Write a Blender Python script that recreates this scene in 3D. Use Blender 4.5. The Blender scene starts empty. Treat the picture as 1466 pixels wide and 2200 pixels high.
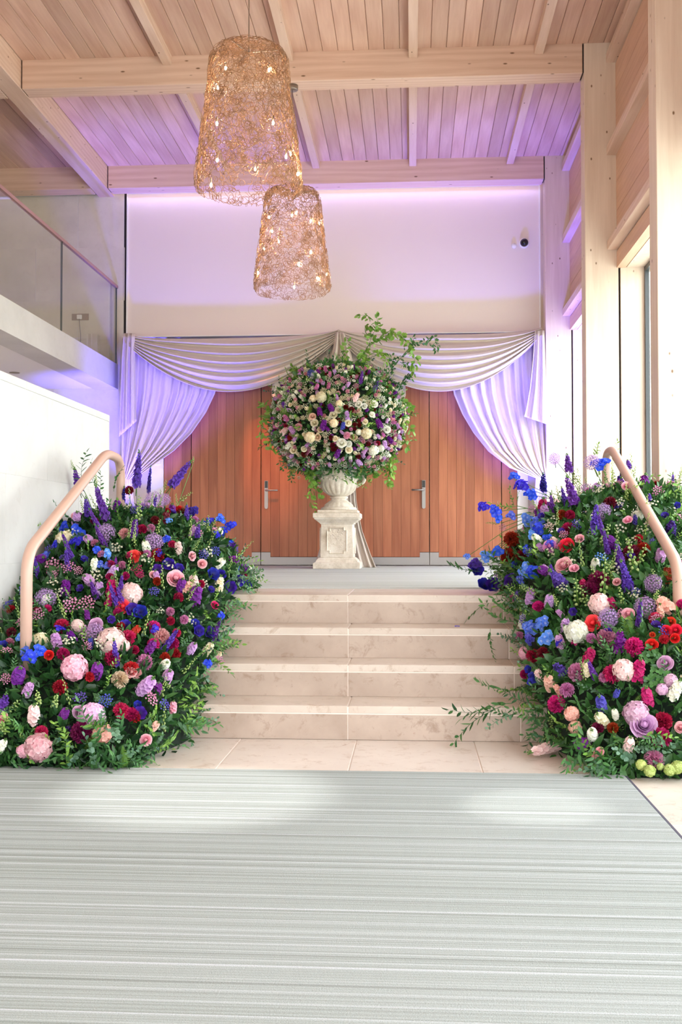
import bpy, math, random
import numpy as np
from mathutils import Vector, Matrix, Euler
random.seed(7)
S = bpy.context.scene
COL = S.collection
PI = math.pi

# ------------------------------------------------------------------ camera
FPX, EYE = 2300.0, 1.01
TH = math.atan(60 / FPX)
PS = math.atan(152 / FPX * math.cos(TH))
cam_d = bpy.data.cameras.new('camera'); cam = bpy.data.objects.new('camera', cam_d); COL.objects.link(cam)
cam_d.sensor_fit = 'VERTICAL'; cam_d.sensor_height = 36; cam_d.lens = FPX / 2200 * 36
cam_d.clip_start = 0.05; cam_d.clip_end = 300
cam.location = (0, 0, EYE); cam.rotation_euler = (PI / 2 + TH, 0, PS)
S.camera = cam
VR = Vector((math.cos(PS), math.sin(PS), 0))
VU = Vector((math.sin(PS) * math.sin(TH), -math.cos(PS) * math.sin(TH), math.cos(TH)))
VF = Vector((-math.sin(PS) * math.cos(TH), math.cos(PS) * math.cos(TH), math.sin(TH)))
CAM = Vector((0, 0, EYE))
def ray(x, y): return VR * ((x - 733) / FPX) + VU * ((1100 - y) / FPX) + VF
def at(x, y, Y=None, X=None, Z=None):
    d = ray(x, y)
    t = Y / d.y if Y is not None else (X / d.x if X is not None else (Z - EYE) / d.z)
    return CAM + d * t

# ------------------------------------------------------------------ world, lights, exposure
S.view_settings.view_transform = 'Standard'; S.view_settings.look = 'None'
S.view_settings.gamma = 1; S.view_settings.use_curve_mapping = False
S.view_settings.exposure = 0.35
w = bpy.data.worlds.new('world'); S.world = w; w.use_nodes = True
nt = w.node_tree; bg = nt.nodes['Background']
tc = nt.nodes.new('ShaderNodeTexCoord'); sx = nt.nodes.new('ShaderNodeSeparateXYZ'); rp = nt.nodes.new('ShaderNodeValToRGB')
nt.links.new(tc.outputs['Generated'], sx.inputs[0]); nt.links.new(sx.outputs['Z'], rp.inputs[0])
rp.color_ramp.elements[0].position = 0.0; rp.color_ramp.elements[0].color = (0.62, 0.66, 0.60, 1)
rp.color_ramp.elements[1].position = 0.06; rp.color_ramp.elements[1].color = (0.94, 0.97, 1.0, 1)
e = rp.color_ramp.elements.new(1.0); e.color = (0.86, 0.93, 1.0, 1)
nt.links.new(rp.outputs[0], bg.inputs[0]); bg.inputs[1].default_value = 6.5
w.cycles.sampling_method = 'AUTOMATIC'

def lamp(name, kind, loc, aim, energy, color, size=0.1, spot=60, blend=0.5, size_y=None, portal=False):
    d = bpy.data.lights.new(name, kind); o = bpy.data.objects.new(name, d); COL.objects.link(o)
    d.energy = energy; d.color = color
    if kind == 'AREA':
        d.shape = 'RECTANGLE'; d.size = size; d.size_y = size_y or size
        if portal: d.cycles.is_portal = True
    else: d.shadow_soft_size = size
    if kind == 'SPOT': d.spot_size = math.radians(spot); d.spot_blend = blend
    o.location = loc
    o.rotation_euler = (Vector(aim) - Vector(loc)).to_track_quat('-Z', 'Y').to_euler()
    return o
BLUE = (0.14, 0.11, 1.0)
# blue-violet uplights on the floor in both back corners
lamp('uplight_beam', 'SPOT', (-3.40, 12.55, 0.95), (-3.35, 12.95, 3.2), 520, BLUE, 0.05, 76, 0.8)
lamp('uplight_beam', 'SPOT', (-2.75, 11.42, 0.95), (-3.05, 13.3, 4.5), 400, BLUE, 0.14, 62, 0.7)
lamp('uplight_beam', 'SPOT', (1.30, 12.55, 0.95), (1.30, 12.98, 3.2), 520, BLUE, 0.05, 76, 0.8)
lamp('uplight_beam', 'SPOT', (1.10, 11.42, 0.95), (1.05, 13.3, 4.5), 400, BLUE, 0.14, 62, 0.7)
# cove light hidden on top of the back wall
lamp('cove_light', 'AREA', (-1.03, 13.27, 5.378), (-1.03, 13.34, 4.0), 4, (0.45, 0.42, 1.0), 5.2, size_y=0.1)
# warm downlight grazing the door
lamp('door_downlight', 'SPOT', (-1.62, 11.0, 5.35), (-1.72, 13.3, 2.0), 700, (1.0, 0.34, 0.16), 0.02, 15, 1.0)
# ceiling downlights making pools on the carpet and lighting the arrangement
lamp('ceiling_downlight', 'SPOT', (0.46, 3.9, 5.5), (0.46, 4.08, 0), 620, (1, 0.98, 0.94), 0.02, 7.0, 0.8)
lamp('ceiling_downlight', 'SPOT', (-0.85, 3.9, 5.5), (-0.85, 4.2, 0), 900, (1, 0.98, 0.94), 0.03, 13.5, 0.7)

# ------------------------------------------------------------------ mesh + object helpers
def lin(c):
    c = [v / 255 for v in c]
    return tuple((v / 12.92 if v <= 0.04045 else ((v + 0.055) / 1.055) ** 2.4) for v in c)
class MB:
    def __init__(s): s.v = []; s.f = []; s.t = []
    def add(s, vs, fs, M=None, t=0.0):
        n = len(s.v)
        if M is not None: vs = [M @ Vector(v) for v in vs]
        s.v += [tuple(v) for v in vs]
        s.f += [tuple(i + n for i in f) for f in fs]
        s.t += list(t) if hasattr(t, '__len__') else [t] * len(vs)
        return s
    def box(s, a, b, M=None, t=0.0):
        (x0, y0, z0), (x1, y1, z1) = a, b
        return s.add([(x0,y0,z0),(x1,y0,z0),(x1,y1,z0),(x0,y1,z0),(x0,y0,z1),(x1,y0,z1),(x1,y1,z1),(x0,y1,z1)],
              [(0,3,2,1),(4,5,6,7),(0,1,5,4),(1,2,6,5),(2,3,7,6),(3,0,4,7)], M, t)
    def tube(s, pts, r, n=8, t=0.0, caps=True, M=None):
        pts = [Vector(p) for p in pts]; rs = r if hasattr(r, '__len__') else [r] * len(pts)
        vs = []; fs = []; up = None
        for i, p in enumerate(pts):
            d = (pts[min(i + 1, len(pts) - 1)] - pts[max(i - 1, 0)])
            d = d.normalized() if d.length > 1e-9 else Vector((0, 0, 1))
            if up is None:
                up = Vector((0, 0, 1)) if abs(d.z) < 0.9 else Vector((1, 0, 0))
            a = up - d * up.dot(d)
            if a.length < 1e-6: a = d.orthogonal()
            a.normalize(); b = d.cross(a); up = a
            for k in range(n):
                an = 2 * PI * k / n
                vs.append(p + (a * math.cos(an) + b * math.sin(an)) * rs[i])
        for i in range(len(pts) - 1):
            for k in range(n):
                k2 = (k + 1) % n
                fs.append((i*n+k, i*n+k2, (i+1)*n+k2, (i+1)*n+k))
        if caps and n > 2:
            fs.append(tuple(range(n))[::-1]); fs.append(tuple((len(pts)-1)*n + k for k in range(n)))
        return s.add(vs, fs, M, t)
    def lathe(s, prof, n=32, M=None, flute=None, t=0.0):
        vs = []; fs = []
        for i, (r, z) in enumerate(prof):
            for k in range(n):
                an = 2 * PI * k / n
                rr = r * (1 + (flute(i, z, an) if flute else 0))
                vs.append((rr * math.cos(an), rr * math.sin(an), z))
        for i in range(len(prof) - 1):
            for k in range(n):
                k2 = (k + 1) % n
                fs.append((i*n+k, i*n+k2, (i+1)*n+k2, (i+1)*n+k))
        fs.append(tuple(range(n))[::-1]); fs.append(tuple((len(prof)-1)*n + k for k in range(n)))
        return s.add(vs, fs, M, t)
    def grid(s, rows, M=None, t=None):
        nr, nc = len(rows), len(rows[0])
        vs = [p for r in rows for p in r]
        fs = [(i*nc+j, i*nc+j+1, (i+1)*nc+j+1, (i+1)*nc+j) for i in range(nr-1) for j in range(nc-1)]
        return s.add(vs, fs, M, 0.0 if t is None else t)
    def mesh(s, name, mats, smooth=True):
        me = bpy.data.meshes.new(name)
        v = np.array(s.v, dtype=np.float32)
        me.vertices.add(len(v)); me.vertices.foreach_set('co', v.ravel())
        ln = np.array([len(f) for f in s.f], dtype=np.int32)
        lp = np.array([i for f in s.f for i in f], dtype=np.int32)
        me.loops.add(len(lp)); me.loops.foreach_set('vertex_index', lp)
        me.polygons.add(len(ln)); st = np.concatenate(([0], np.cumsum(ln)[:-1])).astype(np.int32)
        me.polygons.foreach_set('loop_start', st); me.polygons.foreach_set('loop_total', ln)
        me.polygons.foreach_set('use_smooth', np.full(len(ln), smooth))
        at_ = me.attributes.new('t', 'FLOAT', 'POINT'); at_.data.foreach_set('value', np.array(s.t, dtype=np.float32))
        me.update(calc_edges=True); me.validate()
        for m in (mats if isinstance(mats, (list, tuple)) else [mats]): me.materials.append(m)
        return me

def obj(name, mb, mat, parent=None, loc=(0, 0, 0), smooth=False, label=None, kind=None, rot=None, scale=None):
    me = mb.mesh(name, mat, smooth) if isinstance(mb, MB) else mb
    o = bpy.data.objects.new(name, me); COL.objects.link(o)
    o.location = Vector(loc)
    if rot is not None: o.rotation_mode = 'QUATERNION'; o.rotation_quaternion = rot
    if scale is not None: o.scale = scale if hasattr(scale, '__len__') else (scale,) * 3
    if parent is not None: o.parent = parent
    if label: o['label'] = label
    if kind: o['kind'] = kind
    return o
def bevel(o, wd=0.003, seg=1):
    m = o.modifiers.new('bevel', 'BEVEL'); m.width = wd; m.segments = seg; m.limit_method = 'ANGLE'; return o
def thing(name, label, cat, loc=(0, 0, 0), group=None):
    o = bpy.data.objects.new(name, None); COL.objects.link(o); o.location = loc; o.empty_display_size = 0.1
    o['label'] = label; o['category'] = cat
    if group: o['group'] = group
    return o
def root(name):
    o = bpy.data.objects.new(name, None); COL.objects.link(o); o['kind'] = 'structure'; return o

# ------------------------------------------------------------------ materials
class N:
    def __init__(s, name):
        s.m = bpy.data.materials.new(name); s.m.use_nodes = True; s.t = s.m.node_tree; s.b = s.t.nodes['Principled BSDF']
    def n(s, ty, **k):
        x = s.t.nodes.new('ShaderNode' + ty)
        for a, v in k.items():
            if a.startswith('i_'):
                key = a[2:]; key = int(key) if key.isdigit() else key.replace('_', ' ')
                x.inputs[key].default_value = v
            else: setattr(x, a, v)
        return x
    def l(s, a, b): s.t.links.new(a, b)
    def mix(s, fac, a, b, mode='MIX'):
        x = s.n('Mix', data_type='RGBA', blend_type=mode)
        for k, v in ((0, fac), (6, a), (7, b)):
            if hasattr(v, 'links'): s.l(v, x.inputs[k])
            else: x.inputs[k].default_value = (*v, 1) if (hasattr(v, '__len__') and len(v) == 3) else v
        return x.outputs[2]
    def ramp(s, src, stops):
        r = s.n('ValToRGB'); el = r.color_ramp.elements
        while len(el) < len(stops): el.new(0.5)
        for e_, (p, c) in zip(el, stops): e_.position = p; e_.color = (*c, 1) if len(c) == 3 else c
        s.l(src, r.inputs[0]); return r.outputs[0]
    def pos(s, scale=(1, 1, 1), rnd=0.0):
        g = s.n('NewGeometry'); m = s.n('Mapping'); s.l(g.outputs['Position'], m.inputs[0]); m.inputs['Scale'].default_value = scale
        if rnd:
            oi = s.n('ObjectInfo'); mu = s.n('Math', operation='MULTIPLY', i_1=rnd); s.l(oi.outputs['Random'], mu.inputs[0])
            cb = s.n('CombineXYZ'); s.l(mu.outputs[0], cb.inputs[0]); s.l(mu.outputs[0], cb.inputs[1]); s.l(mu.outputs[0], cb.inputs[2])
            s.l(cb.outputs[0], m.inputs['Location'])
        return m.outputs[0]
    def noise(s, vec, scale, detail=4, rough=0.5, dist=0.0):
        x = s.n('TexNoise', i_Scale=scale, i_Detail=detail, i_Roughness=rough, i_Distortion=dist); s.l(vec, x.inputs['Vector']); return x.outputs['Fac']
    def bump(s, h, st, dist=0.01):
        x = s.n('Bump', i_Strength=st, i_Distance=dist); s.l(h, x.inputs['Height']); s.l(x.outputs[0], s.b.inputs['Normal'])
    def out(s, col=None, rough=0.5, metal=0.0, spec=None):
        if col is not None:
            if hasattr(col, 'links'): s.l(col, s.b.inputs['Base Color'])
            else: s.b.inputs['Base Color'].default_value = (*col, 1)
        s.b.inputs['Roughness'].default_value = rough; s.b.inputs['Metallic'].default_value = metal
        if spec is not None: s.b.inputs['Specular IOR Level'].default_value = spec
        return s.m
def plain(name, rgb, rough=0.5, metal=0.0, var=0.0, nscale=6, bump=0.0):
    n = N(name); c = lin(rgb)
    if var or bump:
        v = n.pos(); no = n.noise(v, nscale, 6)
        if var: col = n.mix(no, tuple(x * (1 - var) for x in c), tuple(min(1, x * (1 + var)) for x in c))
        else: col = c
        if bump: n.bump(no, bump)
    else: col = c
    return n.out(col, rough, metal)
def wood(name, a, b, grain='Y', knots=True, obj_var=0.25, gs=1.0, rough=0.55, rings=0.5):
    n = N(name); sc = {'X': (0.8, 14, 14), 'Y': (14, 0.8, 14), 'Z': (14, 14, 0.8)}[grain]
    v = n.pos(tuple(k * gs for k in sc), 37.0)
    g1 = n.noise(v, 1.6, 8, 0.65, 0.6)
    sc2 = {'X': (.35, 5, 5), 'Y': (5, .35, 5), 'Z': (5, 5, .35)}[grain]
    v2 = n.pos(sc2, 53.0); w_ = n.n('TexWave', wave_type='RINGS', i_Scale=1.4, i_Distortion=5.0, i_Detail=3.0); n.l(v2, w_.inputs[0])
    w_.inputs['Detail Scale'].default_value = 1.3
    mx = n.n('Mix', data_type='FLOAT'); mx.inputs[0].default_value = rings * 0.5; n.l(g1, mx.inputs[2]); n.l(w_.outputs['Fac'], mx.inputs[3])
    col = n.ramp(mx.outputs[0], [(0.25, lin(a)), (0.72, lin(b))])
    oi = n.n('ObjectInfo'); r = n.ramp(oi.outputs['Random'], [(0, (1 - obj_var,) * 3), (0.5, (1 - obj_var * .4,) * 3), (1, (1, 1, 1))])
    col = n.mix(1.0, col, r, 'MULTIPLY')
    if knots:
        v3 = n.pos(tuple({'X': (2.2, 6, 6), 'Y': (6, 3.5, 6), 'Z': (6, 6, 3.5)}[grain]))
        vo = n.n('TexVoronoi', i_Scale=1.7); n.l(v3, vo.inputs['Vector'])
        k = n.ramp(vo.outputs['Distance'], [(0.05, (1, 1, 1)), (0.10, (0, 0, 0))])
        col = n.mix(k, col, lin((120, 88, 62)))
    n.bump(g1, 0.12, 0.003)
    return n.out(col, rough)
M = {}
M['beam'] = wood('pale_whitewashed_spruce', (208, 172, 150), (226, 196, 178), 'X', obj_var=0.04)
M['beam_y'] = wood('pale_whitewashed_spruce_lengthwise', (208, 174, 152), (226, 198, 180), 'Y', obj_var=0.04)
M['column'] = wood('pale_whitewashed_spruce_upright', (208, 184, 166), (226, 206, 190), 'Z', obj_var=0.02)
M['ceil'] = wood('limed_oak_ceiling_plank', (202, 160, 140), (226, 190, 170), 'Y', knots=False, obj_var=0.22, rings=0.45)
M['wallpl'] = wood('limed_oak_wall_plank', (202, 158, 132), (224, 184, 158), 'Y', knots=False, obj_var=0.1, rings=0.15)
M['door'] = wood('red_cedar_door_plank', (160, 90, 60), (192, 120, 84), 'Z', knots=False, obj_var=0.25, rings=0.5, rough=0.5)
M['plaster'] = plain('smooth_plaster', (234, 221, 215), 0.85, var=0.02, nscale=1.2, bump=0.05)
M['white'] = plain('white_paint', (238, 236, 234), 0.6)
M['dark'] = plain('dark_shadow_gap', (40, 34, 32), 0.8)
M['steel'] = plain('brushed_steel', (168, 164, 162), 0.45, 0.8, var=0.05, nscale=3)
M['steeld'] = plain('satin_nickel', (150, 140, 132), 0.35, 0.9)
def stone(name, a, b, spots=True, rough=0.35):
    n = N(name); v = n.pos((1, 1, 1), 11.0)
    n1 = n.noise(v, 2.2, 8, 0.6); col = n.ramp(n1, [(0.3, lin(a)), (0.7, lin(b))])
    n2 = n.noise(v, 11.0, 6, 0.75, 0.5)
    f = n.ramp(n2, [(0.54, (0, 0, 0)), (0.68, (0.7 if spots else 0.15,) * 3)])
    col = n.mix(f, col, tuple(x * 0.72 for x in lin((a[0], int(a[1]*.93), int(a[2]*.86)))))
    if spots:
        n3 = n.noise(v, 5.0, 5, 0.85, 1.5)
        f3 = n.ramp(n3, [(0.64, (0, 0, 0)), (0.70, (0.8,) * 3)])
        col = n.mix(f3, col, lin((156, 122, 100)))
        n4 = n.noise(v, 60.0, 2, 0.5); n.bump(n4, 0.05, 0.002)
    return n.out(col, rough)
M['stone'] = stone('honed_limestone', (200, 186, 176), (216, 204, 194))
M['riser'] = stone('honed_limestone_riser_shaded', (160, 140, 126), (188, 169, 155), rough=0.45)  # same stone as the treads, darkened for the weaker light on front faces
M['wstone'] = stone('pale_limestone_wall', (196, 194, 191), (208, 206, 203), False, 0.7)
M['gstone'] = stone('beige_limestone_wall', (206, 198, 186), (222, 214, 202), False, 0.7)
M['tread'] = stone('honed_limestone_tread_lit', (186, 170, 156), (210, 196, 184))  # same stone as the risers, lightened for the light on top faces
M['mortar'] = plain('pale_grout', (226, 212, 202), 0.8)
M['wmortar'] = plain('wall_mortar', (218, 215, 211), 0.85)
M['curtain'] = plain('ivory_drape_fabric', (204, 190, 178), 0.75, var=0.03, nscale=200, bump=0.03)
M['curtain'].node_tree.nodes['Principled BSDF'].inputs['Sheen Weight'].default_value = 0.2
M['rail'] = plain('pale_leather_wrapped_wood', (196, 160, 144), 0.38, var=0.03, nscale=5)
M['black'] = plain('black_plastic', (24, 22, 24), 0.25)
M['wire'] = plain('champagne_wire', (164, 128, 100), 0.35, 0.6)
def carpet_mat(k=1.0, nm='striped_wool_carpet'):
    n = N(nm)
    v = n.pos((0.03, 30, 1)); a = n.noise(v, 1.0, 5, 0.75)
    v2 = n.pos((0.1, 90, 1)); b = n.noise(v2, 1.0, 3, 0.7)
    v3 = n.pos((60, 60, 60)); c = n.noise(v3, 4.0, 3, 0.7)
    v5 = n.pos((0.35, 0.7, 1)); e_ = n.noise(v5, 1.0, 3)
    ad = n.n('Math', operation='MULTIPLY_ADD', i_1=0.5); n.l(b, ad.inputs[0])
    h = n.n('Math', operation='MULTIPLY', i_1=0.5); n.l(a, h.inputs[0]); n.l(h.outputs[0], ad.inputs[2])
    col = n.ramp(ad.outputs[0], [(0.38, lin((120, 125, 118))), (0.47, lin((152, 158, 153))), (0.54, lin((168, 173, 171))), (0.62, lin((210, 212, 220)))])
    col = n.mix(n.ramp(e_, [(0.35, (0, 0, 0)), (0.7, (0.3,) * 3)]), col, lin((178, 182, 182)))
    col = n.mix(0.26, col, n.ramp(c, [(0.3, (0.3,) * 3), (0.7, (1, 1, 1))]), 'MULTIPLY')
    if k != 1: col = n.mix(1.0, col, (k, k * .97, k * .95), 'MULTIPLY')
    s_ = n.n('Math', operation='ADD'); n.l(ad.outputs[0], s_.inputs[0]); n.l(c, s_.inputs[1]); n.bump(s_.outputs[0], 0.5, 0.006)
    return n.out(col, 0.95, spec=0.1)
M['carpet'] = carpet_mat()
M['carpet2'] = carpet_mat(1.5, 'pale_landing_carpet')
def glass_mat(name='clear_glass', tint=(0.97, 0.99, 0.98)):
    n = N(name); n.t.nodes.remove(n.b)
    tr = n.n('BsdfTransparent'); tr.inputs[0].default_value = (*tint, 1)
    gl = n.n('BsdfGlossy'); gl.inputs['Roughness'].default_value = 0.02
    fr = n.n('Fresnel', i_IOR=1.45); mx = n.n('MixShader'); ge = n.n('NewGeometry'); fm = n.n('Math', operation='MULTIPLY_ADD', i_1=-1.0, i_2=1.0); n.l(ge.outputs['Backfacing'], fm.inputs[0]); fk = n.n('Math', operation='MULTIPLY'); n.l(fr.outputs[0], fk.inputs[0]); n.l(fm.outputs[0], fk.inputs[1]); n.l(fk.outputs[0], mx.inputs[0]); n.l(tr.outputs[0], mx.inputs[1]); n.l(gl.outputs[0], mx.inputs[2])
    n.l(mx.outputs[0], n.t.nodes['Material Output'].inputs[0]); return n.m
M['glass'] = glass_mat()
def emit(name, col, st):
    n = N(name); n.b.inputs['Emission Color'].default_value = (*col, 1); n.b.inputs['Emission Strength'].default_value = st; return n.out(col, 0.3)
M['bulb'] = emit('warm_bulb', (1.0, 0.66, 0.36), 420)

def leafmat(name, dark, light, rough=0.42, tr=0.22):
    n = N(name); at_ = n.n('Attribute', attribute_name='t'); oi = n.n('ObjectInfo')
    ad = n.n('Math', operation='MULTIPLY_ADD', i_1=0.55); n.l(at_.outputs['Fac'], ad.inputs[0])
    mu = n.n('Math', operation='MULTIPLY', i_1=0.45); n.l(oi.outputs['Random'], mu.inputs[0]); n.l(mu.outputs[0], ad.inputs[2])
    col = n.ramp(ad.outputs[0], [(0.1, lin(dark)), (0.9, lin(light))])
    n.out(col, rough)
    t_ = n.n('BsdfTranslucent'); n.l(col, t_.inputs[0]); mx = n.n('MixShader'); mx.inputs[0].default_value = tr
    n.l(n.b.outputs[0], mx.inputs[1]); n.l(t_.outputs[0], mx.inputs[2]); n.l(mx.outputs[0], n.t.nodes['Material Output'].inputs[0])
    return n.m
def petal(name, core, rim, mid=None, hv=0.03, green=(96, 140, 62)):
    """core at t=0, rim at t=1; t below zero is green stem."""
    n = N(name); at_ = n.n('Attribute', attribute_name='t'); oi = n.n('ObjectInfo')
    stops = [(0.0, lin(core)), (1.0, lin(rim))] if mid is None else [(0.0, lin(core)), (0.5, lin(mid)), (1.0, lin(rim))]
    col = n.ramp(at_.outputs['Fac'], stops)
    hs = n.n('HueSaturation'); n.l(col, hs.inputs['Color'])
    mr = n.n('MapRange'); n.l(oi.outputs['Random'], mr.inputs[0]); mr.inputs[3].default_value = 0.5 - hv; mr.inputs[4].default_value = 0.5 + hv
    n.l(mr.outputs[0], hs.inputs['Hue'])
    m2 = n.n('MapRange'); n.l(oi.outputs['Random'], m2.inputs[0]); m2.inputs[3].default_value = 1.12; m2.inputs[4].default_value = 0.86
    n.l(m2.outputs[0], hs.inputs['Value'])
    lt = n.n('Math', operation='LESS_THAN', i_1=-0.01); n.l(at_.outputs['Fac'], lt.inputs[0])
    c2 = n.mix(lt.outputs[0], hs.outputs[0], lin(green))
    n.out(c2, 0.6)
    t_ = n.n('BsdfTranslucent'); n.l(c2, t_.inputs[0]); mx = n.n('MixShader'); mx.inputs[0].default_value = 0.28
    n.l(n.b.outputs[0], mx.inputs[1]); n.l(t_.outputs[0], mx.inputs[2]); n.l(mx.outputs[0], n.t.nodes['Material Output'].inputs[0])
    return n.m
M['leaf'] = leafmat('glossy_dark_leaf', (28, 74, 42), (88, 142, 72))
M['leafdeep'] = leafmat('deep_green_leaf', (22, 56, 30), (74, 124, 58))
M['leaflight'] = leafmat('fresh_light_leaf', (70, 122, 46), (150, 190, 84))
M['euca'] = leafmat('blue_green_leaf', (58, 98, 76), (126, 162, 128))
M['stem'] = plain('green_stem', (92, 132, 62), 0.6)
M['twig'] = plain('brown_twig', (112, 92, 58), 0.7)
M['moss'] = plain('dark_moss_base', (16, 34, 20), 0.9, var=0.4, nscale=30)

# ================================================================== THE SETTING
LX, RX, CZ = -3.78, 1.91, 5.665      # long beam edge, right plank face, ceiling
FY = [(7.14, 7.36), (10.05, 10.27), (13.0, 13.22)]

# ---- floor: limestone tiles, landing
fl = root('floor')
b = MB(); b.box((-9, -3, -0.12), (2.3, 6.5, -0.004)); b.box((-9, 6.50, 0.5), (2.3, 13.6, 0.668))
obj('floor_bed', b, M['mortar'], fl)
tile_cache = {}
def slab(name, x0, y0, z0, x1, y1, z1, mat, parent, bev=0.002, gap=0.0025):
    cx, cy, cz = (x0+x1)/2, (y0+y1)/2, (z0+z1)/2
    k = (round(x1-x0, 4), round(y1-y0, 4), round(z1-z0, 4), mat.name)
    if k not in tile_cache:
        hx, hy, hz = (x1-x0)/2-gap, (y1-y0)/2-(gap if y1-y0 > .1 else 0), (z1-z0)/2
        tile_cache[k] = MB().box((-hx,-hy,-hz), (hx,hy,hz)).mesh(name, mat, False)
    o = obj(name, tile_cache[k], mat, parent, (cx, cy, cz))
    if bev: bevel(o, bev)
    return o
xs = [-0.865 + 0.586 * i for i in range(-4, 6)]
ys = [5.43 - 0.77 * i for i in range(0, 9)]
for i in range(len(xs) - 1):
    for j in range(len(ys) - 1):
        if ys[j+1] < 4.6 and xs[i+1] < 0.9: continue
        slab('tile', xs[i], ys[j+1], -0.02, min(xs[i+1], 2.3), ys[j], 0.0, M['stone'], fl)
slab('tile', -9, 2.9, -0.02, xs[0], 5.43, 0.0, M['stone'], fl)
slab('tile', -9, -3, -0.03, 2.3, 0.0, -0.003, M['stone'], fl)
lx = [-3.0, -2.1, -1.22, -0.383, 0.543, 1.42, 2.3]
for i in range(len(lx) - 1):
    slab('tile', lx[i], 6.79, 0.66, lx[i+1], 7.262, 0.679, M['stone'], fl)
# ---- stairs: riser and tread stones
st = root('stone_stairs')
jx = [(-2.2, -1.22, -0.324, 0.543, 1.43, 2.3), (-2.2, -1.216, -0.343, 0.543, 1.43, 2.3), (-2.2, -1.22, -0.361, 0.545, 1.42, 2.3), (-2.2, -1.224, -0.383, 0.545, 1.42, 2.3)]
for k in range(4):
    y0 = 5.43 + 0.333 * k; z0 = 0.17 * k
    b = MB(); b.box((-2.2, y0 + 0.004, z0), (2.3, 7.0, z0 + 0.165)); b.box((-2.2, y0 + 0.0015, z0 + .1275), (2.3, y0 + .02, z0 + .132)); obj('stair_core', b, M['mortar'], st)
    for a, c in zip(jx[k][:-1], jx[k][1:]):
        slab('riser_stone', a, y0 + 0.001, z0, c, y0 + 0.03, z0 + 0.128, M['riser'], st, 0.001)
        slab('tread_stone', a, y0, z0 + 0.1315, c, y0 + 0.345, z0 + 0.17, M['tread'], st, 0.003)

# ---- ceiling: planks, rafters, beams
ce = root('ceiling')
b = MB(); b.box((-9, -3, CZ + 0.02), (2.4, 13.7, CZ + 0.2)); obj('ceiling_deck', b, M['beam_y'], ce)
pm = {}
def planks_x(x0, x1, y0, y1, wd=0.1475):
    n = round((x1 - x0) / wd); wd = (x1 - x0) / n
    for i in range(n):
        k = round(y1 - y0, 3), round(wd, 4)
        if k not in pm:
            h = k[0] / 2; w2 = wd / 2
            m = MB(); m.add([(-w2+.006, -h, 0), (w2-.006, -h, 0), (w2-.0015, -h, .006), (w2-.0015, -h, .018), (-w2+.0015, -h, .018), (-w2+.0015, -h, .006),
                             (-w2+.006, h, 0), (w2-.006, h, 0), (w2-.0015, h, .006), (w2-.0015, h, .018), (-w2+.0015, h, .018), (-w2+.0015, h, .006)],
                            [(0,6,7,1),(1,7,8,2),(2,8,9,3),(3,9,10,4),(4,10,11,5),(5,11,6,0),(0,1,2,3,4,5),(11,10,9,8,7,6)])
            pm[k] = m.mesh('plank', M['ceil'], False)
        obj('plank', pm[k], None, ce, (x0 + wd * (i + 0.5), (y0 + y1) / 2, CZ))
for (ya, yb) in ((7.36, 10.05), (10.27, 13.0)):
    planks_x(LX + 0.002, RX + 0.04, ya, yb)
    planks_x(-7.0, LX - 0.22, ya, yb)
b = MB(); b.box((-7, -3, CZ), (RX, 7.14, CZ + 0.02)); obj('ceiling_lining', b, M['ceil'], ce)
for k, (ya, yb) in enumerate([(1.3, 1.52), (4.22, 4.44)] + FY):
    o = obj('beam', MB().box((LX + 0.012, ya, 5.385), (1.606, yb, CZ + 0.01)), M['beam'], ce); bevel(o, 0.004)
    o = obj('beam', MB().box((-7.0, ya, 5.385), (LX - 0.21, yb, CZ + 0.01)), M['beam'], ce); bevel(o, 0.004)
    obj('beam_end_shadow', MB().box((LX, ya + 0.02, 5.40), (LX + 0.012, yb - 0.02, CZ)), M['dark'], ce)  # dark filler standing in for shade in the gap at the beam end
    obj('beam_end_shadow', MB().box((1.606, ya + 0.02, 5.40), (1.62, yb - 0.02, CZ)), M['dark'], ce)
o = obj('long_beam', MB().box((LX - 0.2, -2, 5.385), (LX, 13.34, CZ + 0.01)), M['beam_y'], ce); bevel(o, 0.004)
rm = {}
for (ya, yb) in ((4.44, 7.14), (7.36, 10.05), (10.27, 13.0)):
    for xc in (-2.34, -1.165, 0.02, 1.20):
        k = round(yb - ya, 3)
        if k not in rm: rm[k] = MB().box((-0.043, -k/2, -0.09), (0.043, k/2, 0.01)).mesh('rafter', M['beam_y'], False)
        bevel(obj('rafter', rm[k], None, ce, (xc, (ya + yb) / 2, CZ)), 0.003)

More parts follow.
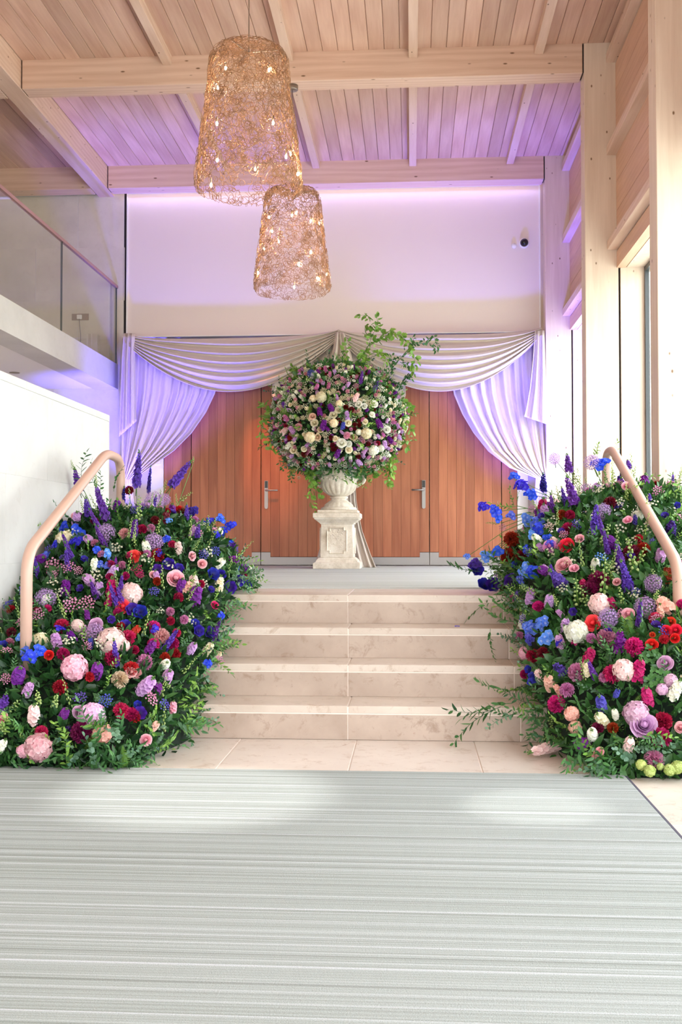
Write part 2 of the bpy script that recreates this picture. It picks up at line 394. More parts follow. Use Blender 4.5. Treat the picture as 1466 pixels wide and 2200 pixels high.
# ---- right wall: columns, ledges, planks, window surrounds
wr = root('wall_right')
cols = [(1.3, 1.52), (4.22, 4.44)] + FY
for (ya, yb) in cols:
    h0 = 0.0 if ya < 6.4 else 0.68
    o = obj('column', MB().box((1.62, ya, h0), (1.925, yb, CZ + 0.01)), M['column'], wr); bevel(o, 0.004)
obj('outer_wall', MB().box((1.99, -3, 3.60), (2.3, 13.7, CZ + 0.1)), M['wallpl'], wr)
pw = {}
for i in range(len(cols) - 1):
    ya, yb = cols[i][1], cols[i + 1][0]; L = yb - ya; yc = (ya + yb) / 2
    zs = [3.54 + 0.115 * 0, 3.655]
    rows = [(3.54, 3.70)] + [(3.80 + .2725 * q, 3.80 + .2725 * (q + 1)) for q in range(3)] + [(4.70 + .255 * q, 4.70 + .255 * (q + 1)) for q in range(3)] + [(5.5, 5.66)]
    for (z0, z1) in rows:
        obj('plank', MB().box((RX, -L/2, z0 + .002), (RX + 0.08, L/2, z1 - .002)), M['wallpl'], wr, (0, yc, 0))
    for z in (3.71, 4.60, 5.475):
        bevel(obj('ledge', MB().box((1.822, -L/2, z), (RX + 0.03, L/2, z + 0.085)), M['beam_y'], wr, (0, yc, 0)), 0.003)
    bevel(obj('ledge', MB().box((1.865, -L/2, 5.565), (RX + 0.03, L/2, 5.64)), M['beam_y'], wr, (0, yc, 0)), 0.003)
    obj('window_head', MB().box((RX + .09, -L/2, 3.545), (2.19, L/2, 3.62)), M['column'], wr, (0, yc, 0))
    # reveal boards at both column sides
    for (y0, y1) in ((yb, yb + 0.22),):
        obj('reveal_board', MB().box((1.945, y0, 0.0), (2.16, y1, 3.56)), M['column'], wr)
        obj('shadow_gap', MB().box((1.924, y0 + .03, 0.0), (1.946, y1 - 0.03, 3.545)), M['dark'], wr)
for i, (ya, yb) in enumerate([(cols[k][1], cols[k+1][0]) for k in range(4)]):
    wn = root('window_%d' % (i + 1)); L = yb - ya; yc = (ya + yb) / 2; h0 = 0.0 if ya < 6 else 0.68
    b = MB(); b.box((2.16, ya - 0.03, h0), (2.20, ya + 0.04, 3.55)); b.box((2.16, yb - 0.04, h0), (2.20, yb + 0.03, 3.55))
    b.box((2.16, ya + .04, 3.5), (2.20, yb - .04, 3.55)); b.box((2.16, ya + .04, h0), (2.20, yb - .04, h0 + 0.05)); b.box((2.16, yc - .02, h0 + .05), (2.2, yc + .02, 3.5))
    obj('window_frame', b, plain('dark_bronze_frame', (70, 72, 74), 0.35, 0.5) if i == 0 else bpy.data.materials['dark_bronze_frame'], wn)
    for (a, c) in ((ya + .04, yc - .02), (yc + .02, yb - .04)):
        obj('pane', MB().box((2.176, a, h0 + .05), (2.184, c, 3.5)), M['glass'], wn)
obj('window_sill', MB().box((1.93, 6.4, 0.6), (2.3, 13.3, 0.70)), M['wstone'], wr)

wf = root('wall_front_light_block')
obj('upper_light_block', MB().box((-9, -3.1, 2.4), (2.3, -3.0, CZ + 0.1)), M['plaster'], wf)  # unseen wall behind the camera, added to cut light from the rear
# ---- back wall
wb = root('wall_back')
b = MB(); b.box((-3.62, 13.35, 3.0), (1.60, 13.6, 5.46)); b.box((-3.62, 13.35, 0.68), (-3.28, 13.6, 3.0)); b.box((1.43, 13.35, 0.68), (1.60, 13.6, 3.0))
b.box((-3.28, 13.45, 0.68), (1.43, 13.6, 3.0)); obj('plaster_face', b, M['plaster'], wb)
obj('corner_post', MB().box((1.60, 13.3, 0.68), (2.3, 13.6, CZ)), M['column'], wb)
obj('shadow_gap', MB().box((-3.655, 13.352, 0.68), (-3.62, 13.5, 5.46)), M['dark'], wb)
obj('corner_bead', MB().box((1.585, 13.33, 0.68), (1.60, 13.352, 5.45)), M['white'], wb)
obj('head_bead', MB().box((-3.62, 13.33, 5.425), (1.60, 13.352, 5.45)), M['white'], wb)
obj('corner_bead', MB().box((-3.62, 13.33, 0.68), (-3.605, 13.352, 5.45)), M['white'], wb)
b = MB(); b.box((-3.28, 13.28, 0.68), (-3.12, 13.45, 3.0)); b.box((1.30, 13.28, 0.68), (1.43, 13.45, 3.0)); b.box((-3.12, 13.28, 2.95), (1.30, 13.45, 3.06))
obj('door_frame', b, M['white'], wb)
# ---- left back wall in stone blocks (behind the balcony)
wl = root('wall_gallery')
obj('wall_core', MB().box((-9, 13.3345, 0.0), (-3.655, 13.6, CZ)), M['wmortar'], wl)
bm_ = {}
def blocks(parent, x_edges, z_edges, off, y, mat):
    for r in range(len(z_edges) - 1):
        xe = [x_edges[0]] + [q + off[r % len(off)] for q in x_edges[1:-1]] + [x_edges[-1]]
        for a, c in zip(xe[:-1], xe[1:]):
            slab('stone_block', a, y, z_edges[r], c, y + 0.04, z_edges[r + 1], mat, parent, 0.001, 0.003)
blocks(wl, [-7.9, -6.6, -5.4, -4.25, -3.655], [0.68, 1.33, 2.01, 2.69, 3.377, 4.059, 4.737, 5.41], [0, 0.6, 0.0, -0.3], 13.33, M['gstone'])

# ---- doors: four leaves of cedar planks with steel kick plates
gaps = [-3.12, -2.769, -1.884, -0.826, 0.22, 1.108, 1.302]
ztop = 2.95
for i in range(6):
    a, c = gaps[i] + 0.004, gaps[i + 1] - 0.004
    d = root('door_%d' % (i + 1))
    obj('door_core', MB().box((a, 13.315, 0.70), (c, 13.36, ztop)), M['dark'], d)
    n = max(1, round((c - a) / 0.113)); wd = (c - a) / n
    meet = {1: 'r', 2: 'l', 3: 'r', 4: 'l'}.get(i)
    meet = {1: 'r', 2: 'l', 3: 'r', 4: 'l'}.get(i)
    for j in range(n):
        edge = (meet == 'r' and j == n - 1) or (meet == 'l' and j == 0)
        zb = 0.86 if edge and i in (1, 2, 3, 4) else 0.80
        obj('plank', MB().box((-wd/2 + .0012, 13.30, zb), (wd/2 - .0012, 13.318, ztop)), M['door'], d, (a + wd * (j + .5), 0, 0))
    kb = MB(); kb.box((a, 13.297, 0.70), (c, 13.316, 0.795))
    if meet == 'r': kb.box((c - wd, 13.297, 0.795), (c, 13.316, 0.855))
    if meet == 'l': kb.box((a, 13.297, 0.795), (a + wd, 13.316, 0.855))
    obj('kick_plate', kb, M['steel'], d)
    if i in (2, 3):
        sgn = 1 if i == 2 else -1; hx = -1.815 if i == 2 else 0.15
        hb = MB(); hb.box((hx - .022, 13.283, 1.42), (hx + .022, 13.30, 1.75)); hb.lathe([(0.022, 0), (0.022, 0.015)], 16, Matrix.Translation((hx, 13.30, 1.42)) @ Matrix.Rotation(PI/2, 4, 'X'))
        h = obj('lock_plate', hb, M['steel'], d)
        obj('card_reader', MB().box((hx - .018, 13.278, 1.66), (hx + .018, 13.284, 1.745)), M['black'], h)
        obj('lever_handle', MB().tube([(hx, 13.285, 1.628), (hx, 13.235, 1.628), (hx + sgn * .03, 13.225, 1.628), (hx + sgn * .15, 13.225, 1.628)], 0.011, 10), M['steel'], h, smooth=True)

# ---- left side: stair wall, balcony
ws = root('wall_left')
obj('wall_core', MB().box((-2.44, -2.0, -0.02), (-2.2035, 7.645, 1.905)), M['wmortar'], ws)
def wblock(y0, y1, z0, z1):
    slab('stone_block', -2.24, y0, z0, -2.2, y1, z1, M['wstone'], ws, 0.0012, 0.0012)
ye = [[-2, 0.4, 1.7, 3.0, 4.35, 5.675, 6.95, 7.655], [-2, 0.2, 1.2, 2.5, 3.8, 5.05, 6.34, 7.655], ]
for r, (z0, z1) in enumerate([(0.0, 0.39), (0.39, 0.88), (0.88, 1.37), (1.37, 1.868)]):
    for a, c in zip(ye[(r) % 2][:-1], ye[(r) % 2][1:]): wblock(a, c, z0, z1)
for a, c in zip([-2, 0, 1.2, 2.6, 3.9, 4.6, 5.974, 7.335], [0, 1.2, 2.6, 3.9, 4.6, 5.974, 7.335, 7.66]):
    bevel(obj('coping_stone', MB().box((-2.45, a + .0015, 1.871), (-2.198, c - .0015, 1.918)), M['wstone'], ws), 0.002)
obj('end_stone', MB().box((-2.44, 7.645, 0.66), (-2.2, 7.66, 1.87)), M['wstone'], ws)

ba = root('balcony_floor')
obj('edge_beam', MB().box((-4.02, -2, 2.92), (-3.72, 13.33, 3.235)), M['wstone'], ba)
obj('balcony_slab', MB().box((-9, -2, 2.935), (-4.03, 13.33, 3.22)), M['white'], ba)
obj('far_wall', MB().box((-9.1, -2, -0.1), (-9, 13.7, CZ)), M['plaster'], root('wall_far'))
bal = thing('glass_balustrade', 'clear glass balustrade with a slim metal handrail along the balcony edge', 'balustrade', (-3.70, 6.0, 3.2))
for (a, c) in ((0.2, 3.8), (3.815, 7.45), (7.465, 11.15), (11.165, 13.27)):
    obj('pane', MB().box((-0.04, a - 6, 0.02), (-0.026, c - 6, 1.0)), M['glass'], bal)
    obj('pane_edge', MB().box((-0.0425, c - 6 - 0.004, 0.03), (-0.0235, c - 6 + 0.008, 1.0)), plain('dark_glass_edge', (40, 62, 58), 0.2) if a < 1 else bpy.data.materials['dark_glass_edge'], bal)
obj('handrail', MB().box((-0.05, -5.9, 1.0), (-0.015, 7.3, 1.035)), plain('pinkish_brown_metal', (168, 128, 120), 0.4, 0.3), bal)

# ================================================================== THINGS
# carpets
c1 = obj('carpet', MB().box((-2.19, -1.0, 0.0005), (0.9, 4.655, 0.012)), M['carpet']); bevel(c1, 0.004, 2)
c1['label'] = 'large grey and white finely striped carpet on the floor in front of the steps'; c1['category'] = 'carpet'
obj('binding_edge', MB().box((0.9, -1.0, 0.0005), (0.909, 4.66, 0.011)), plain('dark_binding', (74, 70, 86), 0.8), c1, label='dark bound edge of the carpet')
c2 = obj('carpet', MB().box((-2.19, 7.262, 0.6785), (1.61, 13.27, 0.690)), M['carpet2'])
c2['label'] = 'pale striped carpet covering the landing between the steps and the doors'; c2['category'] = 'carpet'

# handrails
def smooth_path(pts, rad=0.12, n=7):
    pts = [Vector(p) for p in pts]; out = [pts[0]]
    for i in range(1, len(pts) - 1):
        a = (pts[i-1] - pts[i]); c = (pts[i+1] - pts[i]); r = min(rad, a.length * .49, c.length * .49)
        p0 = pts[i] + a.normalized() * r; p2 = pts[i] + c.normalized() * r
        for k in range(n + 1):
            q = k / n; out.append(p0 * (1-q)**2 + pts[i] * 2*q*(1-q) + p2 * q*q)
    out.append(pts[-1]); return out
def handrail(X, yb, zb, yt, zt, yp, label):
    h = thing('stair_handrail', label, 'handrail', (X, yb, 0), group='timber handrails beside the steps')
    obj('rail', MB().tube([(p.x, p.y, p.z) for p in smooth_path([(0, -0.03, 0.10), (0, -0.03, zb), (0, yt - yb, zt), (0, yp - yb, zt - 0.02), (0, yp - yb, 0.70)])], 0.0285, 18), M['rail'], h, smooth=True)
    for (yy, zz) in ((-0.03, 0.0), (yp - yb, 0.68)):
        obj('foot_post', MB().tube([(0, yy, zz + .003), (0, yy, zz + 0.13)], 0.02, 12), M['steel'], h, smooth=True)
handrail(-1.87, 5.13, 0.945, 6.45, 1.545, 6.78, 'pale tan round handrail on the flight by the white stone wall')
handrail(1.30, 5.36, 0.885, 7.04, 1.60, 7.26, 'pale tan round handrail on the flight by the windows')

# wall devices
cc = thing('security_camera', 'dark dome security camera high on the white wall', 'security camera', (1.40, 13.35, 4.696))
obj('mount', MB().lathe([(0.062, 0), (0.062, 0.02), (0.05, 0.03)], 24, Matrix.Rotation(PI/2, 4, 'X')), M['white'], cc, smooth=True)
obj('dome', MB().lathe([(0.048, 0.028), (0.05, 0.045), (0.045, 0.07), (0.03, 0.09), (0.01, 0.098)], 24, Matrix.Rotation(PI/2, 4, 'X')), M['black'], cc, smooth=True)
ms = obj('motion_sensor', MB().lathe([(0.03, 0), (0.032, 0.02), (0.028, 0.04), (0.012, 0.055)], 20, Matrix.Rotation(PI/2, 4, 'X')), M['white'], None, (1.275, 13.35, 4.665), True)
ms['label'] = 'small white motion sensor beside the dome camera'; ms['category'] = 'sensor'
so = thing('wall_socket', 'double metal wall socket with a white plug behind the balcony glass', 'socket', (-4.211, 13.33, 3.85))
obj('face_plate', MB().box((-.11, -.008, -.042), (.11, 0, .042)), M['steeld'], so)
obj('plug', MB().box((-.035, -.04, -.03), (.02, -.008, .022)), M['white'], so)
obj('cable', MB().tube(smooth_path([(-.005, -.03, -.03), (0.0, -.035, -.12), (.02, -.04, -.25), (.015, -.05, -.35), (0.03, -.1, -.6), (0.08, -.12, -.606)], .05, 4), 0.004, 6), plain('grey_cable', (120, 118, 120), .5), so, smooth=True)
dl = obj('ceiling_downlight', MB().lathe([(0.055, -0.006), (0.06, 0.0), (0.06, 0.01)], 24), M['steeld'], None, (-4.56, 12.0, 2.934), True)
dl['label'] = 'small recessed spotlight in the soffit under the balcony'; dl['category'] = 'light fitting'
sw = obj('light_switch', MB().box((-.045, -.012, -.045), (.045, 0, .045)), M['white'], None, (-3.20, 13.28, 2.0)); bevel(sw, .004)
sw['label'] = 'white switch plate on the frame beside the parted drape'; sw['category'] = 'switch'

# uplights (small cans on the landing)
for k, (x, y, who) in enumerate(((-3.40, 12.55, 'black uplight can directly below the drape near the balcony'), (1.30, 12.55, 'black uplight can directly below the drape near the windows'), (-2.75, 11.42, 'black uplight can out on the landing towards the balcony side'), (1.10, 11.42, 'black uplight can out on the landing towards the window side'))):
    u = thing('uplight', who, 'light fitting', (x, y, 0.69), 'floor uplights below the drapes')
    obj('can', MB().lathe([(0.07, 0.06), (0.085, 0.08), (0.085, 0.235), (0.078, 0.235), (0.075, 0.2)], 24), M['black'], u, smooth=True)
    obj('stand', MB().box((-.1, -.04, 0), (.1, .04, .015)).box((-.1, -.015, .015), (-.088, .015, .15)).box((.088, -.015, .015), (.1, .015, .15)), M['black'], u)

# ---- chandeliers
PROF = [(0.0, .21), (0.03, .245), (0.08, .262), (.2, .275), (.4, .298), (.6, .325), (.8, .35), (.92, .364), (.97, .362), (1.0, .35)]
def prad(s): return float(np.interp(s, [p[0] for p in PROF], [p[1] for p in PROF]))
def wire_shade(H=0.98):
    rng = random.Random(5); m = MB()
    def P3(th, s, dr=0.0):
        r = prad(min(1, max(0, s))) + dr
        if s < 0: r *= max(0.0, 1 + s * 4.6)
        return Vector((r * math.cos(th), r * math.sin(th), -s * H if s > 0 else 0.004 * math.sin(th * 5)))
    for i in range(820):
        th = i * 2.39996; s = -.17 + 1.17 * ((i + .5) / 820) ** .86; a = rng.uniform(0, 2*PI); k = rng.choice((-1, 1)) * rng.uniform(20, 60)
        pts = []; dr = rng.uniform(-.012, .012)
        for j in range(30):
            pts.append(P3(th, s, dr)); st_ = 0.0135
            a += k * st_; 
            if rng.random() < .16: k = (-1 if k > 0 else 1) * rng.uniform(15, 75)
            dr += rng.uniform(-.003, .003); dr = max(-.018, min(.014, dr))
            r = prad(max(0, s)); th += math.cos(a) * st_ / max(r, .1); s += math.sin(a) * st_ / H
            if s > 1: s = 1; a = -a
            if s < -.19: s = -.19; a = -a
        m.tube(pts, 0.0019, 3, caps=False)
    return m.mesh('woven_wire_shade', M['wire'], True)
SHADE = wire_shade()
BULB = MB().lathe([(0.002, -.013), (.006, -.009), (.008, 0), (.006, .009), (.002, .013)], 10).mesh('bulb', M['bulb'], True)
SOCK = MB().tube([(0, 0, .013), (0, 0, .05)], .006, 6).mesh('bulb_holder', M['steeld'], True)
def chandelier(X, Y, ztop, label, px, seed, zc):
    rng = random.Random(seed)
    c = thing('woven_chandelier', label, 'chandelier', (X, Y, ztop), 'woven wire pendant chandeliers')
    obj('woven_wire_shade', SHADE, None, c, rot=Euler((0, 0, seed)).to_quaternion())
    obj('hanging_cable', MB().tube([(0, 0, -.02), (0, 0, zc - ztop)], 0.004, 6), M['steeld'], c)
    obj('ceiling_rose', MB().lathe([(.052, zc - ztop - .045), (.055, zc - ztop - .04), (.055, zc - ztop)], 24), M['steeld'], c, smooth=True)
    fr = MB()
    for q in range(3): fr.tube([(0, 0, -.02), (.2 * math.cos(q*2.1), .2 * math.sin(q*2.1), -.01)], .004, 6)
    obj('hanger_frame', fr, M['steeld'], c)
    for (x, y, side) in px:
        p = at(x, y, Y=Y); dx = p.x - X; s = (ztop - p.z) / .98; r = prad(s) * .93
        dy = -math.sqrt(max(0, r*r - dx*dx)) * side
        k = Y + dy; p2 = at(x, y, Y=k)
        bo = obj('bulb', BULB, None, c, p2 - Vector((X, Y, ztop)))
        obj('bulb_holder', SOCK, None, bo)
def pxs(l): return [(400 + a / 4, 90 + b_ / 4, s) for a, b_, s in l]
chandelier(-1.117, 7.25, 4.395, 'woven wire chandelier hanging nearer, the upper and larger-looking of the two',
    pxs([(340,225,1),(712,243,1),(273,392,1),(265,703,1),(748,697,1),(268,1015,1),(897,963,.8),(860,988,.3),(595,1093,-1),(960,1135,.5),(215,1232,.6)]), 1, 5.385)
chandelier(-1.14, 10.15, 4.365, 'woven wire chandelier hanging farther back, the lower and smaller-looking of the two',
    pxs([(713,1507,1),(910,1492,1),(948,1470,1),(1072,1540,1),(1145,1560,.6),(740,1627,1),(797,1715,1),(670,1778,1),(1073,1805,1),(970,1917,1),(620,1985,.7),(1210,1993,.7),(1137,2035,1),(930,2108,.9)]), 3, 5.385)
for (X, Y, z) in ((-1.117, 7.25, 3.95), (-1.14, 10.15, 3.9)):
    lamp('chandelier_glow', 'POINT', (X, Y, z), (X, Y, 0), 5, (1, .72, .5), .12)

# ---- draped curtains
def frow(v, table):
    n = len(table) - 1; x = v * n; i = min(int(x), n - 1); q = x - i
    return [table[i][k] * (1 - q) + table[i + 1][k] * q for k in range(len(table[0]))]
def drape(name, table, nf, amp, parent, nu=90, nv=36, label=None, seed=0, amp_v=None, thick=True):
    """table rows: (xL, yL, xR, yR, depthY); folds run from the first row to the last."""
    rng = random.Random(seed); ph = [rng.uniform(0, 6) for _ in range(6)]
    rows = []
    for i in range(nv + 1):
        v = i / nv; xl, yl, xr, yr, Y = frow(v, table); row = []
        A = amp if amp_v is None else amp * float(np.interp(v, np.linspace(0, 1, len(amp_v)), amp_v))
        for j in range(nu + 1):
            u = j / nu
            uu = u + .018 * math.sin(u * 9 + ph[0]) + .012 * math.sin(v * 3 + u * 21 + ph[1])
            w0 = math.sin(2 * PI * nf * uu + ph[2]); w1 = math.sin(2 * PI * nf * 2.3 * uu + ph[3] + v)
            d = (abs(w0) ** .7 * (1 if w0 > 0 else -1)) * .75 + w1 * .25
            p = at(xl + (xr - xl) * u, yl + (yr - yl) * u, Y=Y - A * d)
            row.append(p)
        rows.append(row)
    o = obj(name, MB().grid(rows), M['curtain'], parent, smooth=True, label=label)
    if thick:
        md = o.modifiers.new('cloth', 'SOLIDIFY'); md.thickness = 0.006; md.offset = 0
    return o
def swag(parent, xl, yl, xr, yr, sag, seed, skew=0.0, Y0=13.06):
    rng = random.Random(seed); rows = []; nv, nu = 84, 70
    ctr = [0.0, .10, .22, .36, .52, .70, .86, 1.0]
    for i in range(nv + 1):
        v = i / nv; row = []
        for j in range(nu + 1):
            u = j / nu; uu = u ** (1 + skew)
            shape = (4 * uu * (1 - uu)) ** .92
            x = xl + (xr - xl) * u; y = yl + (yr - yl) * u
            endg = max(0.0, 1 - 4 * u * (1 - u))
            s_ = 5 + (sag - 5) * v ** .9
            ph = 2 * PI * 6.2 * (v + .03 * math.sin(3.1 * u + seed) + .015 * math.sin(8 * u + seed * 2))
            f = math.sin(ph); f2 = math.sin(ph * 1.9 + seed + 2 * u)
            d = .032 * f * (1 - .35 * endg) + .012 * f2
            dip = 2.2 * math.cos(ph) * (1 - endg) 
            y = y + s_ * shape + dip * (v * (1 - v) * 4) * .6 + (v - .5) * 16 * (endg ** 3)
            Yd = Y0 - .10 * math.sin(PI * min(1, v * 1.05)) * shape - d - .04 * v
            row.append(at(x, y, Y=Yd))
        rows.append(row)
    o = obj('swag', MB().grid(rows), M['curtain'], parent, smooth=True, label='scooped swag of gathered fabric')
    md = o.modifiers.new('cloth', 'SOLIDIFY'); md.thickness = 0.006; md.offset = 0
cu = thing('draped_curtain', 'ivory swagged curtain with parted panels hanging in front of the cedar doors', 'curtain', (0, 0, 0))
swag(cu, 268, 727, 730, 716, 120, 3)
swag(cu, 726, 716, 1164, 712, 127, 8, 0.0)
obj('light_block_board', MB().box((-3.6, 13.10, 3.54), (1.60, 13.33, 3.55)), M['white'], cu)  # hidden board added to stop uplight leaking up the wall behind the swags
drape('side_panel', [(264,728,480,732,13.17),(263,790,474,800,13.17),(262,846,462,846,13.16),(262,880,443,886,13.14),(261,920,412,930,13.1),(261,960,374,968,13.06),(262,1000,322,1005,13.02),(264,1028,282,1033,13.0),(258,1080,288,1085,13.05),(254,1150,300,1150,13.08),(252,1212,306,1212,13.1)], 9, .045, cu, nu=110, nv=50, seed=2, amp_v=[1,1,1,1,.9,.8,.55,.3,.4,.6,.7], label='parted panel lit violet from below')
drape('side_panel', [(960,732,1172,722,13.17),(966,790,1173,790,13.17),(976,848,1174,846,13.16),(994,890,1175,890,13.14),(1018,930,1175,930,13.1),(1050,970,1176,965,13.06),(1096,1005,1176,1000,13.02),(1152,1027,1176,1028,13.0),(1148,1075,1178,1080,13.05),(1146,1150,1180,1150,13.08),(1144,1212,1182,1212,13.1)], 8, .045, cu, nu=110, nv=50, seed=5, amp_v=[1,1,1,1,.9,.8,.55,.3,.4,.6,.7], label='parted panel lit violet from below')
drape('centre_panel', [(590,735,866,735,13.16),(586,800,870,800,13.16),(584,850,872,850,13.14),(620,905,850,905,13.05),(672,960,800,960,12.9),(716,1020,762,1020,12.72),(712,1080,766,1080,12.62),(700,1140,778,1140,12.55),(684,1190,796,1190,12.46),(676,1219,808,1219,12.42)], 8, .04, cu, nu=110, nv=50, seed=9, amp_v=[1,1,1,.9,.7,.35,.35,.5,.8,1])
drape('cascade_tail', [(266,716,290,716,13.0),(262,770,290,770,12.99),(260,830,291,826,12.98),(258,885,292,872,12.97),(256,938,293,905,12.96)], 2.4, .05, cu, nu=50, nv=20, seed=4, amp_v=[.4,.7,1,1,1])
drape('cascade_tail', [(1150,710,1170,710,13.0),(1146,770,1172,770,12.99),(1140,830,1174,830,12.98),(1132,875,1175,885,12.97),(1127,895,1177,912,12.96)], 2.2, .045, cu, nu=50, nv=20, seed=6, amp_v=[.4,.7,1,1,1])
drape('cascade_tail', [(722,714,740,714,12.99),(716,750,752,750,12.98),(700,800,764,800,12.98),(692,850,772,850,12.98)], 3.2, .04, cu, nu=50, nv=20, seed=7, amp_v=[.4,.9,1,1])

# ---- pedestal and urn
def castmat():
    n = N('weathered_cast_stone'); v = n.pos()
    a = n.noise(v, 7, 8, .7); col = n.ramp(a, [(.3, lin((188, 174, 156))), (.55, lin((222, 212, 198))), (.75, lin((236, 230, 220)))])
    b_ = n.noise(v, 60, 5, .7); col = n.mix(n.ramp(b_, [(.55, (0,0,0)), (.75, (.6,)*3)]), col, lin((164, 146, 124)))
    n.bump(b_, .4, .004); return n.out(col, .85)
M['cast'] = castmat()
PX, PY = -0.835, 12.11
pe = thing('stone_pedestal', 'weathered square stone pedestal with carved panel on the landing', 'pedestal', (PX, PY, 0.69))
def sqprof(name, prof, parent, lab=None):
    m = MB()
    rows = [[(-h, -h, z), (h, -h, z), (h, h, z), (-h, h, z)] for h, z in prof]
    vs = [p for r in rows for p in r]; fs = []
    for i in range(len(prof) - 1):
        for k in range(4): fs.append((i*4+k, i*4+(k+1)%4, (i+1)*4+(k+1)%4, (i+1)*4+k))
    fs.append((3,2,1,0)); n = len(prof) - 1; fs.append((n*4, n*4+1, n*4+2, n*4+3))
    m.add(vs, fs); o = obj(name, m, M['cast'], parent, label=lab); bevel(o, .004, 2); return o
sqprof('plinth', [(.262, 0), (.262, .062), (.250, .068), (.235, .075), (.228, .095), (.205, .115), (.188, .125)], pe)
sqprof('shaft', [(.186, .125), (.176, .50)], pe)
sqprof('cap', [(.178, .495), (.19, .50), (.19, .508), (.205, .518), (.228, .538), (.246, .55), (.250, .554), (.250, .562), (.262, .567), (.262, .614), (.256, .622)], pe)
for q in range(4):
    R4 = Matrix.Rotation(q * PI / 2, 4, 'Z')
    w_, h0, h1, c = .118, .16, .465, .03
    def ring(wd, a, b_, cc): return [(-wd+cc, a), (wd-cc, a), (wd-cc, a+cc), (wd, a+cc), (wd, b_-cc), (wd-cc, b_-cc), (wd-cc, b_), (-wd+cc, b_), (-wd+cc, b_-cc), (-wd, b_-cc), (-wd, a+cc), (-wd+cc, a+cc)]
    outer = ring(w_, h0, h1, c); inner = ring(w_ - .022, h0 + .022, h1 - .022, c)
    m = MB(); vs = []; fs = []
    for (px_, pz) in outer: vs.append((px_, -.176, pz))
    for (px_, pz) in [((a[0]*.6+b_[0]*.4), (a[1]*.6+b_[1]*.4)) for a, b_ in zip(outer, inner)]: vs.append((px_, -.199, pz))
    for (px_, pz) in inner: vs.append((px_, -.176, pz))
    for i in range(12):
        j = (i + 1) % 12
        fs += [(i, j, 12+j, 12+i), (12+i, 12+j, 24+j, 24+i)]
    m.add(vs, fs, R4); obj('panel_moulding', m, M['cast'], pe)
    rc = random.Random(q); m = MB()
    for _ in range(90):
        px_, pz = rc.uniform(-.075, .075), rc.uniform(.195, .43); s_ = rc.uniform(.005, .011)
        m.lathe([(s_, -.004), (s_ * .8, s_ * .4), (s_ * .3, s_ * .6)], 7, R4 @ Matrix.Translation((px_, -.178, pz)) @ Matrix.Rotation(PI/2, 4, 'X'))
    obj('panel_relief', m, M['cast'], pe, smooth=True)
ur = thing('stone_urn', 'fluted weathered stone urn with scroll handles standing on the pedestal', 'urn', (PX + .01, PY, 1.312))
o = obj('base_block', MB().box((-.225, -.225, 0), (.225, .225, .032)), M['cast'], ur); bevel(o, .006, 2)
def leaffl(i, z, an): return .06 * abs(math.sin(an * 9)) if .07 < z < .125 else 0
obj('foot', MB().lathe([(.20, .032), (.208, .045), (.20, .062), (.165, .072), (.158, .08), (.15, .10), (.125, .125), (.105, .14), (.09, .15), (.088, .165), (.10, .17), (.105, .18), (.095, .188), (.082, .192)], 72, flute=leaffl), M['cast'], ur, smooth=True)
def bowlfl(i, z, an):
    q = max(0, min(1, (z - .20) / .04)) * max(0, min(1, (.345 - z) / .03))
    return q * .11 * (abs(math.sin(an * 9)) ** .8 - .5)
obj('bowl', MB().lathe([(.085, .19), (.10, .198), (.118, .206), (.14, .22), (.165, .245), (.185, .275), (.198, .31), (.205, .345), (.206, .36), (.212, .375), (.213, .40), (.205, .42), (.205, .44), (.225, .455), (.232, .47), (.225, .485), (.19, .485), (.18, .45), (.15, .42)], 108, flute=bowlfl), M['cast'], ur, smooth=True)
m = MB(); rc = random.Random(3)
for k in range(40):
    an = k * 2 * PI / 40; s_ = rc.uniform(.012, .02)
    m.lathe([(s_, -.006), (s_ * .8, s_ * .5), (s_ * .2, s_ * .7)], 7, Matrix.Rotation(an, 4, 'Z') @ Matrix.Translation((.208, 0, .385 + rc.uniform(-.012, .018))) @ Matrix.Rotation(PI/2, 4, 'Y'))
obj('garland_relief', m, M['cast'], ur, smooth=True)
for sg in (-1, 1):
    pts = [(sg * (.20 + .0), 0, .30)]; 
    for k in range(16):
        a = -PI/2 + k / 15 * 1.75 * PI; rr = .055 - .0025 * k
        pts.append((sg * (.245 + rr * math.cos(a)), 0, .40 + rr * 1.2 * math.sin(a)))
    obj('scroll_handle', MB().tube(pts, [.02] * 3 + [.022] * 10 + [.016] * 4, 10), M['cast'], ur, smooth=True)

# ================================================================== FLOWERS: templates (unit radius 1, facing +Z)
def vrot(d, roll=0.0):
    d = Vector(d).normalized(); return (d.to_track_quat('Z', 'Y').to_matrix() @ Matrix.Rotation(roll, 3, 'Z')).to_4x4()
rg = random.Random(11)
def petal_grid(L, W, cup, tip=0.0, ruf=0.0, nu=4, nv=3, point=0.35):
    """petal growing along +Y from origin, face up +Z"""
    rows = []; ts = []; ph = rg.uniform(0, 6)
    for i in range(nv + 1):
        v = i / nv; wd = W * (math.sin(PI * (0.12 + 0.74 * v)) ** (.8)) * (1 if v < .8 else 1 - point * (v - .8) * 5 * .5)
        row = []
        for j in range(nu + 1):
            u = j / nu * 2 - 1
            z = cup * v * v * L + tip * (v ** 4) * L + ruf * v * math.sin(u * 7 + ph) + .18 * W * u * u
            row.append((u * wd, L * v * (1 - .12 * u * u), z)); ts.append(v)
        rows.append(row)
    return rows, ts
